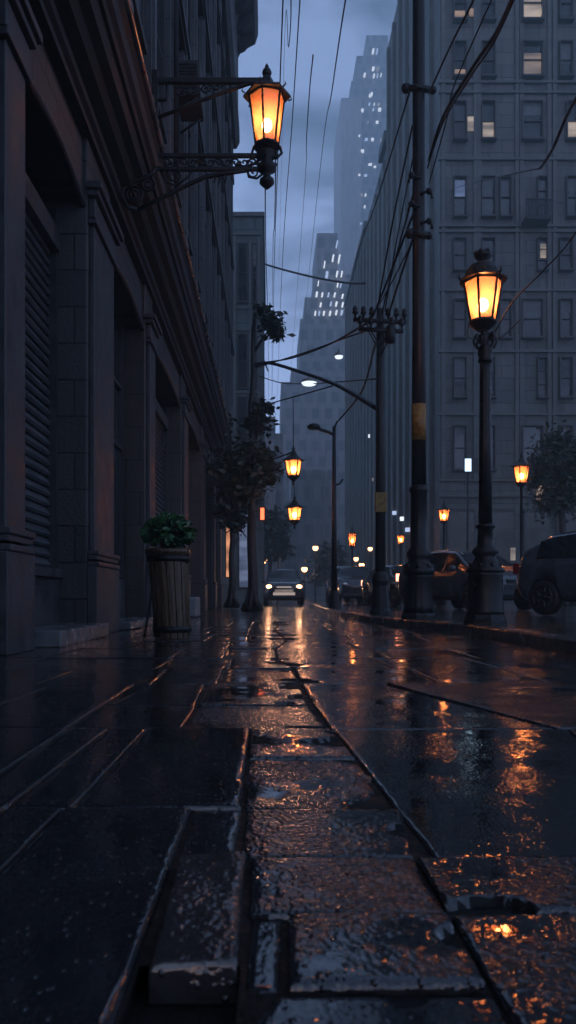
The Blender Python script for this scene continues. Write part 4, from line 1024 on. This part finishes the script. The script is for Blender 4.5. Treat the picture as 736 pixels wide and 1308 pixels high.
# ------------------------------------------------------------------ right grey building facing us
YG = 50.0; kG = .05
GB = thing('stone_building', 'large grey stone building with many sash windows, a few lit, on the right', 'building', (16, YG, .1))
xc = X(562, YG)
q = MB(); q.box(xc, 45, YG, 72, .1, 51); q.build('wall', M['facade'], GB)
def gx(px): return X(px, YG)
def gz(py): return Z(py, YG)
for py in (105, 118, 203, 288, 295, 370, 448, 528, 612, 632):
    q = MB(); q.box(xc-.12, 45, YG-.22, YG-.001, gz(py+3), gz(py)); q.build('string_course', M['facade_trim'], GB)
for px in (566, 607, 612, 660, 666, 701, 708, 745, 790, 830):
    q = MB(); q.box(gx(px)-.12, gx(px)+.12, YG-.14, YG-.002, gz(612), gz(-260)); q.build('pilaster', M['facade_trim'], GB)
lit = {(1, 679): 'lit_dim', (0, 679): 'lit_cream', (2, 623): 'lit_cream', (3, 587): 'lit_cool', (0, 587): 'lit_warm', (2, 730): 'lit_cream', (3, 730): 'lit_cool', (6, 693): 'lit_dim'}
LITB = {(1, 679): (.05, .72, 'lit_dim'), (0, 679): (.1, .7, 'lit_cream'), (2, 623): (.0, .48, 'lit_cream'), (3, 587): (.5, .95, 'lit_cool'), (0, 587): (.0, .3, 'lit_warm'), (1, 587): (.02, .25, 'lit_warm'), (2, 730): (.1, .5, 'lit_cream'), (5, 692): (.1, .9, 'lit_cool')}
rowsG = [(28, -18), (100, 56), (180, 132), (278, 228), (346, 306), (432, 384), (508, 458), (600, 545), (-60, -100)]
for ri, (ya, yb) in enumerate(rowsG):
    for (px, wd) in ((587, 16), (623, 17), (645, 14), (679, 27), (692, 12), (722, 16), (730, 14), (760, 16), (800, 16)):
        if px == 692 and ri not in (3, 4, 6): continue
        if px == 679 and ri in (3, 4, 6): continue
        if px == 645 and ri not in (3, 5): continue
        if px == 730 and ri not in (2, 3): continue
        if px == 722 and ri in (2, 3): continue
        bl = LITB.get((ri, px))
        m_ = M['glass']
        if bl: bl = (bl[0], bl[1], M[bl[2]])
        else:
            h_ = (ri*37+int(px)*13) % 10
            if h_ < 4: bl = (1-.2-.13*h_, 1.0, M['blind'])
            elif h_ == 5: bl = (0.0, .5, M['curtain'])
        wall_window(GB, gx(px), YG, gz(ya), wd*kG*.92, (ya-yb)*kG, m_, '-y', .30, 2 if px != 692 else 3, None, bl)
# small bright windows and a half lit one
for (x0, x1, ya, yb, m_) in ((597, 605, 168, 150, 'lit_cream'), (599, 606, 22, 12, 'lit_warm'), (686, 692, 20, 10, 'lit_cream'), (580, 594, 98, 90, 'lit_warm'), (690, 697, 330, 312, 'lit_cream'), (556, 562, 190, 180, 'lit_white')):
    if x0 < 562: continue
    q = MB(); q.box(gx(x0), gx(x1), YG-.10, YG-.04, gz(ya), gz(yb)); q.build('small_window', M[m_], GB)
# balcony
q = MB(); q.box(gx(664), gx(696), YG-1.3, YG-.24, gz(292), gz(288))
for i in range(15): x_ = gx(664)+(gx(696)-gx(664)-.06)*i/14; q.box(x_, x_+.05, YG-1.28, YG-1.22, gz(287.9), gz(268))
q.box(gx(664), gx(696), YG-1.3, YG-1.2, gz(267.9), gz(266)); q.build('balcony', M['iron_pole'], GB)
# ground floor openings
for (x0, x1) in ((572, 604), (615, 655), (670, 700), (712, 745)):
    q = MB(); q.box(gx(x0)-.1, gx(x1)+.1, YG-.16, YG-.001, .12, gz(650)); f = q.build('ground_floor_front', M['frame'], GB)
    q = MB(); q.box(gx(x0), gx(x1), YG-.18, YG-.161, .3, gz(655)); q.build('pane', M['glass'], f)
q = MB(); q.box(gx(684), gx(692), YG-.24, YG-.181, gz(640), gz(612)+.0); q.build('lit_window', M['lit_warm'], GB)
q = MB(); q.box(gx(651), gx(657), YG-.26, YG-.181, gz(716), gz(700)); q.build('lit_window', M['lit_cream'], GB)
# long flank down the street
GF = thing('long_building', 'long dim grey green building receding down the right side beyond the big facade', 'building', (14, 92, .1))
q = MB(); q.box(xc+.05, 40, 72.05, 88, .1, 42.5); q.box(xc+.05, 40, 88, 112, .1, 42.0); q.build('wall', M['facade_b'], GF)
q = MB(); q.box(xc-.35, 40.2, 72.1, 76, 42.5, 43.4); q.box(xc-.25, 40.2, 88, 112.2, 42.0, 42.7); q.box(xc+.6, 20, 90, 98, 42.7, 44.5); q.build('parapet', M['facade_b'], GF)
for j in range(20):
    y = 52+j*3.1
    par = GB if y < 70.5 else GF
    q = MB(); q.box(xc-.28 if y<71 else xc-.2, xc-.001 if y < 71 else xc+.049, y, y+.5, .1, 50 if y < 71 else 41.5); q.build('pilaster', M['facade_b'], par)
for (y, z, m_) in ((60, 5.5, 'lit_blue'), (62.5, 6.6, 'lit_white'), (66.5, 7.5, 'lit_blue'), (80, 12.4, 'lit_dim'), (83, 17.5, 'lit_white')):
    q = MB(); par = GB if y < 70.5 else GF; q.box(xc-.30, xc-.002 if y < 71 else xc+.049, y+.7, y+1.1, z, z+.3); q.build('lit_window', M[m_], par)

# ------------------------------------------------------------------ towers
def tower(name, label, Y, secs, dep, m_, lights, side=None):
    t = thing(name, label, 'skyscraper', (X(secs[0][0], Y), Y, 0))
    for i, (x0, x1, top, bot) in enumerate(secs):
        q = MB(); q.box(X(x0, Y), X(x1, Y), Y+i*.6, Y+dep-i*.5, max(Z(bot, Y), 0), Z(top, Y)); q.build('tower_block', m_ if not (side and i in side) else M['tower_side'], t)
    for (px, py, w_, h_, mm) in lights:
        q = MB(); q.box(X(px-w_/2, Y), X(px+w_/2, Y), Y-.5, Y+4.0, Z(py+h_/2, Y), Z(py-h_/2, Y)); q.build('lit_window', M[mm], t)
    return t
Y1 = 260
L1 = [(477, 64, 4, 3), (482, 64, 3, 3), (477, 87, 5, 3), (483, 87, 5, 3), (466, 95, 4, 3), (478, 96, 3, 3), (482.5, 96, 2, 3), (487, 95, 2, 2), (477, 106, 3, 2), (475, 120, 4, 4), (473, 122, 5, 3.5), (472, 133, 3, 3), (478, 133, 2, 2), (484, 133, 5, 3), (495, 133, 4, 3), (463, 141, 5, 3.5), (477, 140, 3, 3), (485, 140, 6, 4), (470, 156, 3, 2.5), (482, 156, 5, 2.5), (459, 174, 3, 3), (468, 178, 6, 3), (476, 178, 5, 3), (487, 179, 3, 3), (463, 193, 6, 4), (459, 224, 4, 3), (467, 224, 6, 2), (473, 210, 7, 1.6), (462, 249, 4, 3.5), (467, 249, 3, 3), (466, 264, 3, 3), (461, 286, 3, 3), (479, 213, 5, 1.5)]
L1 = [(a, b_, c*.62, d*.62, ('lit_white', 'lit_blue', 'lit_white', 'lit_cream', 'lit_white')[i % 5]) for i, (a, b_, c, d) in enumerate(L1)]
tower('skyscraper', 'tallest misty skyscraper with stepped top and scattered lit windows behind the right building', Y1,
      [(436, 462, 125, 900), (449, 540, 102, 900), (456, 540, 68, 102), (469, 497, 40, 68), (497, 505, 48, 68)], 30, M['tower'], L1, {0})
Y2 = 180
L2 = [(431, 309, 2.5, 3), (426, 327, 3, 2.5), (434, 327, 3, 2.5), (415, 335, 2.5, 2), (418, 349, 5, 5), (431, 348, 3, 3.5), (437, 348, 2.5, 3), (432, 361, 2.5, 3), (436, 362, 2, 3), (407, 360, 2, 2), (405, 374, 4, 2), (412, 375, 3, 2), (420, 375, 3, 2), (428, 375, 3, 2), (438, 377, 3, 2.5), (410, 388, 3, 2.5), (423, 387, 3, 2.5), (430, 387, 3.5, 3.5), (438, 388, 3, 4), (403, 399, 3, 3), (408, 399, 3, 3), (414, 399, 3.5, 3), (422, 399, 3.5, 3.5), (430, 398, 3.5, 3.5), (437, 398, 4, 4), (377, 404, 2, 2), (412, 470, 0, 0)]
L2 = [(a, b_, c*.62, d*.62, 'lit_white' if i % 4 else 'lit_blue') for i, (a, b_, c, d) in enumerate(L2) if c]
L2 = [l_ for l_ in L2 if l_[0] != 377]
tower('skyscraper', 'lower misty stepped skyscraper with rows of lit windows at the end of the street', Y2,
      [(359, 450, 488, 900), (372, 450, 470, 488), (384, 450, 405, 470), (390, 450, 376, 405), (402, 450, 345, 376), (406, 433, 290, 345)], 26, M['tower'], L2)
t = thing('office_block', 'low misty block at the street end left of the stepped skyscraper', 'building', (0, 130, 0))
q = MB(); q.box(X(325, 130), X(352, 130), 130, 150, 0, Z(532, 130)); q.box(X(345, 130), X(362, 130), 131, 149, 0, Z(552, 130)); q.build('wall', M['tower'], t)
q = MB(); q.box(X(328, 130), X(340, 130), 129.9, 133, Z(532, 130), Z(520, 130)); q.build('roof_house', M['tower'], t)
t = thing('office_block', 'misty block closing the street behind the two hanging lanterns', 'building', (8, 150, 0))
q = MB(); q.box(X(372, 150), X(430, 150), 150, 165, 0, Z(600, 150)); q.box(X(350, 150), X(372, 150), 151, 165, 0, Z(640, 150)); q.build('wall', M['tower'], t)
q = MB(); q.box(X(396, 150), X(399, 150), 149.6, 149.99, 5, Z(605, 150)); q.box(X(412, 150), X(415, 150), 149.6, 149.99, 5, Z(605, 150)); q.build('pilaster', M['facade_trim'], t)

# ------------------------------------------------------------------ cars
def cr_interp(xs, ys, x):
    if x <= xs[0]: return ys[0]
    if x >= xs[-1]: return ys[-1]
    for i in range(len(xs)-1):
        if xs[i] <= x <= xs[i+1]:
            t = (x-xs[i])/(xs[i+1]-xs[i])
            m0 = (ys[i+1]-ys[i-1])/(xs[i+1]-xs[i-1])*(xs[i+1]-xs[i]) if i > 0 else (ys[i+1]-ys[i])
            m1 = (ys[i+2]-ys[i])/(xs[i+2]-xs[i])*(xs[i+1]-xs[i]) if i+2 < len(xs) else (ys[i+1]-ys[i])
            lim = 1.2*abs(ys[i+1]-ys[i]); m0 = max(-lim, min(lim, m0)); m1 = max(-lim, min(lim, m1))
            return (2*t**3-3*t*t+1)*ys[i]+(t**3-2*t*t+t)*m0+(-2*t**3+3*t*t)*ys[i+1]+(t**3-t*t)*m1
SHAPES = {
 'hatch': dict(L=4.0, W=.87, ys=[-2.0, -1.93, -1.75, -1.25, -.3, .35, 1.05, 1.6, 1.9, 2.0], top=[.88, 1.02, 1.20, 1.44, 1.50, 1.45, 1.06, .94, .80, .66],
               belt=[.86, .93, .97, .97, .94, .92, .94, .86, .76, .62], roof=(-1.55, .55), wheels=(-1.25, 1.25), wr=.31,
               side=[(-1.45, -.62), (-.56, .12), (.18, .72)], rear=(-1.90, -1.42), front=(.52, 1.0)),
 'suv': dict(L=4.6, W=.93, ys=[-2.3, -2.25, -2.1, -1.75, -.8, .3, 1.0, 1.95, 2.22, 2.3], top=[.95, 1.15, 1.42, 1.66, 1.72, 1.68, 1.16, 1.06, .98, .80],
             belt=[.93, 1.02, 1.06, 1.06, 1.03, 1.02, 1.05, 1.0, .92, .76], roof=(-1.9, .45), wheels=(-1.4, 1.42), wr=.36,
             side=[(-1.95, -1.05), (-.98, -.12), (-.05, .62)], rear=(-2.22, -1.82), front=(.40, .93)),
 'sedan': dict(L=4.5, W=.88, ys=[-2.25, -2.18, -1.7, -1.0, -.3, .3, 1.0, 1.85, 2.15, 2.25], top=[.84, 1.0, 1.06, 1.38, 1.45, 1.42, 1.02, .90, .80, .64],
               belt=[.82, .93, .96, .95, .93, .91, .93, .84, .76, .60], roof=(-1.2, .55), wheels=(-1.38, 1.38), wr=.32,
               side=[(-1.30, -.62), (-.56, .1), (.16, .72)], rear=(-1.65, -1.02), front=(.42, .93)),
}
def car_mesh(sh):
    S = SHAPES[sh]; ys, top, belt, W, L_ = S['ys'], S['top'], S['belt'], S['W'], S['L']
    def section(y):
        tp = cr_interp(ys, top, y); bt = min(cr_interp(ys, belt, y), tp-.012)
        e = abs(y)/(L_/2); w_ = W*(1-.10*e**4-.14*max(0, e-.86)/.14*max(0, e-.86)/.14)
        sill = .24+.10*max(0, e-.85)/.15
        gh = tp-bt; inset = min(gh*.42, .24)
        wr = w_-.05-inset
        return [(0, sill), (w_*.80, sill), (w_*.94, sill+.05), (w_*.985, sill+.14), (w_, .52 if bt > .6 else bt-.1), (w_*.995, bt-.10), (w_*.965, bt-.03), (w_*.94, bt),
                (w_*.94+(wr-w_*.94)*.5, bt+gh*.48), (wr+.02, bt+gh*.86), (wr*.90, bt+gh*.965), (wr*.6, tp-.008 if gh > .05 else tp), (0, tp)]
    def surf(y, t, off=0.0):
        """t indexes the section points 0..12"""
        s = section(y); i = min(int(t), 11); f = t-i
        x = s[i][0]+(s[i+1][0]-s[i][0])*f; z = s[i][1]+(s[i+1][1]-s[i][1])*f
        return Vector((x, y, z))
    n = 56; st = [-L_/2+L_*(0.5-0.5*math.cos(PI*k/n)) if False else -L_/2+L_*k/n for k in range(n+1)]
    vs, fs = [], []
    m = 25
    for y in st:
        s = section(y); full = [(-x, z) for x, z in s[1:][::-1]][0:0]
        right = s; left = [(-x, z) for x, z in s[-2:0:-1]]
        ringp = right+left
        for x, z in ringp: vs.append((x, y, z))
    rn = len(ringp)
    for k in range(n):
        for i in range(rn): fs.append((k*rn+i, k*rn+(i+1) % rn, (k+1)*rn+(i+1) % rn, (k+1)*rn+i))
    fs.append(tuple(range(rn-1, -1, -1))); fs.append(tuple(range(n*rn, (n+1)*rn)))
    return vs, fs, surf, S
def grid(mb, fn, u0, u1, v0, v1, nu, nv, mirror=False):
    vs = [fn(u0+(u1-u0)*i/nu, v0+(v1-v0)*j/nv) for i in range(nu+1) for j in range(nv+1)]
    fs = [(i*(nv+1)+j, (i+1)*(nv+1)+j, (i+1)*(nv+1)+j+1, i*(nv+1)+j+1) for i in range(nu) for j in range(nv)]
    if mirror: vs = [Vector((-v.x, v.y, v.z)) for v in vs]
    mb.add(vs, fs, True)
def make_car(sh, pm, label, loc, rz, lights_on=False, tail=False, zg=0.0):
    vs, fs, surf, S = car_mesh(sh)
    t = thing('parked_car' if not lights_on else 'oncoming_car', label, 'car', (loc[0], loc[1], zg), rz, None if lights_on else 'cars parked along the right side')
    body = MB(); body.add(vs, fs, True)
    # wheel wells cut out of the body
    bo = body.build('body', pm, None)
    cut = MB()
    for wy in S['wheels']:
        for s in (-1, 1):
            c = []
            n = 28; r = S['wr']*1.16; x0, x1 = s*(S['W']-.24), s*(S['W']+.1)
            vv = [(x, wy+r*math.cos(2*PI*i/n), S['wr']+r*math.sin(2*PI*i/n)) for x in (x0, x1) for i in range(n)]
            cut.add(vv, [(i, (i+1) % n, n+(i+1) % n, n+i) for i in range(n)]+[tuple(range(n-1, -1, -1)), tuple(range(n, 2*n))])
    co = cut.build('cutter', M['rubber'], None)
    md = bo.modifiers.new('b', 'BOOLEAN'); md.operation = 'DIFFERENCE'; md.object = co; md.solver = 'EXACT'
    dg = bpy.context.evaluated_depsgraph_get(); ev = bo.evaluated_get(dg); nm = bpy.data.meshes.new_from_object(ev)
    bo.modifiers.clear(); bo.data = nm; bpy.data.objects.remove(co, do_unlink=True)
    bo.data.materials.clear(); bo.data.materials.append(pm)
    bo.parent = t
    def off(u, v, d=.006):
        p = surf(u, v); a = surf(u+.02, v)-surf(u-.02, v); b_ = surf(u, min(v+.15, 12))-surf(u, max(v-.15, 0))
        n_ = a.cross(b_)
        if n_.length > 1e-9:
            n_.normalize()
            if n_.dot(Vector((p.x, 0, p.z-.7))) < 0: n_ = -n_
            p = p+n_*d
        return p
    for (a, c) in S['side']:
        for mir in (False, True):
            q = MB(); grid(q, off, a, c, 7.12, 9.0, 6, 4, mir); q.build('side_window', M['car_glass'], t, world=False)
    for nm_, (a, c) in (('rear_window', S['rear']), ('windscreen', S['front'])):
        q = MB()
        def fn(u, v):
            p = off(u, 12-abs(v)*2.1); p.x = math.copysign(p.x, v); return p
        vs2 = [fn(a+(c-a)*i/8, -1+2*j/12) for i in range(9) for j in range(13)]
        q.add(vs2, [(i*13+j, (i+1)*13+j, (i+1)*13+j+1, i*13+j+1) for i in range(8) for j in range(12)], True)
        q.build(nm_, M['car_glass'], t, world=False)
    for mir in (-1, 1):
        q = MB(); q.tube([Vector((mir*v.x, v.y, v.z+.012)) for v in [surf(S['roof'][0]+(S['roof'][1]-S['roof'][0])*i/10, 10.3) for i in range(11)]], .016, 6); q.build('roof_rail', M['chrome'], t, world=False)
        q = MB(); q.tube([Vector((mir*v.x, v.y, v.z)) for v in [off(S['side'][0][0]+(S['side'][-1][1]-S['side'][0][0])*i/10, 7.0, .004) for i in range(11)]], .009, 5); q.build('belt_trim', M['chrome'], t, world=False)
        q = MB(); y = S['side'][-1][1]-.04; v = surf(y, 7.0)
        q.lathe((mir*(v.x+.10), y, v.z+.05), [(.02, -.05), (.09, -.03), (.10, .04), (.07, .085), (.02, .09)], 10); q.build('mirror', pm, t, world=False)
        for hy in (S['side'][1][0]+.08, S['side'][-1][0]+.1):
            v = surf(hy, 5.0); q = MB(); q.tube([(mir*(v.x+.012), hy, v.z-.02), (mir*(v.x+.022), hy+.06, v.z-.02), (mir*(v.x+.012), hy+.14, v.z-.02)], .012, 5); q.build('door_handle', M['chrome'], t, world=False)
        # head and tail lamps
        yf = S['L']/2; W = S['W']
        hz = cr_interp(S['ys'], S['top'], yf-.06)-.10
        q = MB(); 
        q.lathe((0, 0, 0), [(.03, -.03), (.105, -.02), (.115, .02), (.09, .05), (.03, .06)], 16)
        q.v = [Vector((mir*(W*.74)+v.x*1.15, yf-.045+v.z, hz+v.y*.72)) for v in q.v]
        q.build('headlight', M['headlight'] if lights_on else M['chrome'], t, world=False)
        tz = cr_interp(S['ys'], S['belt'], -yf+.1)-.06
        q = MB(); q.box(mir*W*.62, mir*W*.86, -yf-.012, -yf+.10, tz-.13, tz+.07)
        v = surf(-yf+.12, 5); q.box(mir*(v.x-.05), mir*(v.x+.012), -yf+.06, -yf+.26, v.z-.06, v.z+.06)
        q.build('taillight', M['taillight'] if tail else M['sign_red'] if False else mat_tail, t, .01, world=False)
    q = MB(); q.box(-.5, .5, yf-.04, yf+.018, .46, .60)
    for i in range(5): q.box(-.42, .42, yf-.04, yf+.024, .62+i*.022, .63+i*.022)
    q.build('grille', M['drl'] if lights_on else M['iron'], t, world=False)
    if lights_on:
        q = MB(); q.box(-.34, .34, yf+.0, yf+.03, .80, .86); q.build('badge_light', M['drl'], t, world=False)
    for en, ey in (('bumper', yf-.03), ('bumper', -yf+.03)):
        q = MB(); s = 1 if ey > 0 else -1
        q.prism_x([(ey-s*.06, .26), (ey+s*.04, .28), (ey+s*.065, .38), (ey+s*.05, .48), (ey-s*.06, .50)], -W*.80, W*.80); q.build(en, M['iron_pole'], t, .015, world=False)
    q = MB(); q.box(-.26, .26, -yf-.012, -yf+.02, .56, .67); q.build('number_plate', M['concrete'], t, world=False)
    for wy in S['wheels']:
        for s in (-1, 1):
            wt = bpy.data.objects.new('wheel', None); col.objects.link(wt); wt.parent = t; wt.location = (s*(W-.10), wy, S['wr'])
            r = S['wr']
            ty = MB(); ty.lathe((0, 0, 0), [(r*.62, -.09), (r*.9, -.10), (r*.985, -.075), (r, 0), (r*.985, .075), (r*.9, .10), (r*.62, .09)], 32)
            ty.v = [Vector((v.z, v.x, v.y)) for v in ty.v]; ty.build('tyre', M['rubber'], wt, world=False)
            rm = MB()
            rm.lathe((0, 0, 0), [(.02, s*.105), (.06, s*.105), (.07, s*.09)][::1] if s > 0 else [(.07, s*.09), (.06, s*.105), (.02, s*.105)], 14)
            for i in range(5):
                a = 2*PI*i/5
                rm.tube([(.05*math.cos(a), .05*math.sin(a), s*.098), (r*.62*math.cos(a), r*.62*math.sin(a), s*.098)], .028, 6)
            rm.tube([(r*.64*math.cos(2*PI*i/28), r*.64*math.sin(2*PI*i/28), s*.098) for i in range(29)], .015, 6)
            rm.v = [Vector((v.z, v.x, v.y)) for v in rm.v]; rm.build('rim', M['rim'], wt, world=False)
    if lights_on:
        for s in (-1, 1):
            ld = bpy.data.lights.new('headlight_beam', 'SPOT'); ld.energy = 16; ld.color = (1, .5, .26); ld.spot_size = math.radians(55); ld.spot_blend = .8; ld.shadow_soft_size = .09
            lo = bpy.data.objects.new('headlight_beam', ld); col.objects.link(lo); lo.parent = t
            lo.location = (s*W*.74, yf+.09, hz); lo.rotation_euler = (math.radians(84), 0, 0)
    return t
mat_tail = mat('red tail lamp lens', (.25, .01, .01), (.3, .015, .012), (.1, .2), 6)
oc = make_car('suv', M['paint_grey'], 'dark oncoming vehicle with warm glowing headlights in the middle of the wet street', ((363-CX)*.037, 37+2.3), PI, True); oc.scale = (1.04, 1, 1.08)
# cars parked on the right
def ang(deg): return math.radians(deg)
make_car('hatch', M['paint_dark'], 'near dark navy hatchback parked at the right edge behind the ornate street lamp', (6.2, 13.2), ang(212), zg=.117, tail=False)
make_car('hatch', M['paint_grey'], 'grey estate car parked between the thick pole and the ornate street lamp', (4.9, 19.6), ang(204), zg=.117, tail=True)
make_car('sedan', M['paint_grey'], 'grey saloon parked just left of the thick pole, partly behind it', (4.65, 27.5), ang(192), zg=.117, tail=True)
make_car('sedan', M['paint_pale'], 'pale saloon parked far down behind the timber pole', (4.7, 37.0), ang(186), zg=.117)
make_car('suv', M['paint_grey'], 'tall grey van like car with one glowing lamp behind the slim pole', (3.65, 35.0), ang(184), zg=.117, tail=True)
#make_car('hatch', M['paint_dark'], 'dark small car parked in front of the grey facade at the right edge', (8.9, 24.0), ang(240), zg=.117)

# ------------------------------------------------------------------ haze
hb = MB(); hb.box(-155, 155, -55, 298, -1.1, 186)
hm = bpy.data.materials.new('misty rain air'); hm.use_nodes = True
n = hm.node_tree.nodes; l = hm.node_tree.links; n.remove(n['Principled BSDF'])
pv_ = n.new('ShaderNodeVolumePrincipled'); pv_.inputs['Density'].default_value = 0.0031; pv_.inputs['Color'].default_value = (.76, .95, 1.0, 1); pv_.inputs['Anisotropy'].default_value = 0.4
l.new(pv_.outputs[0], n['Material Output'].inputs['Volume'])
ho = hb.build('haze', hm); link_props(ho, kind='stuff')
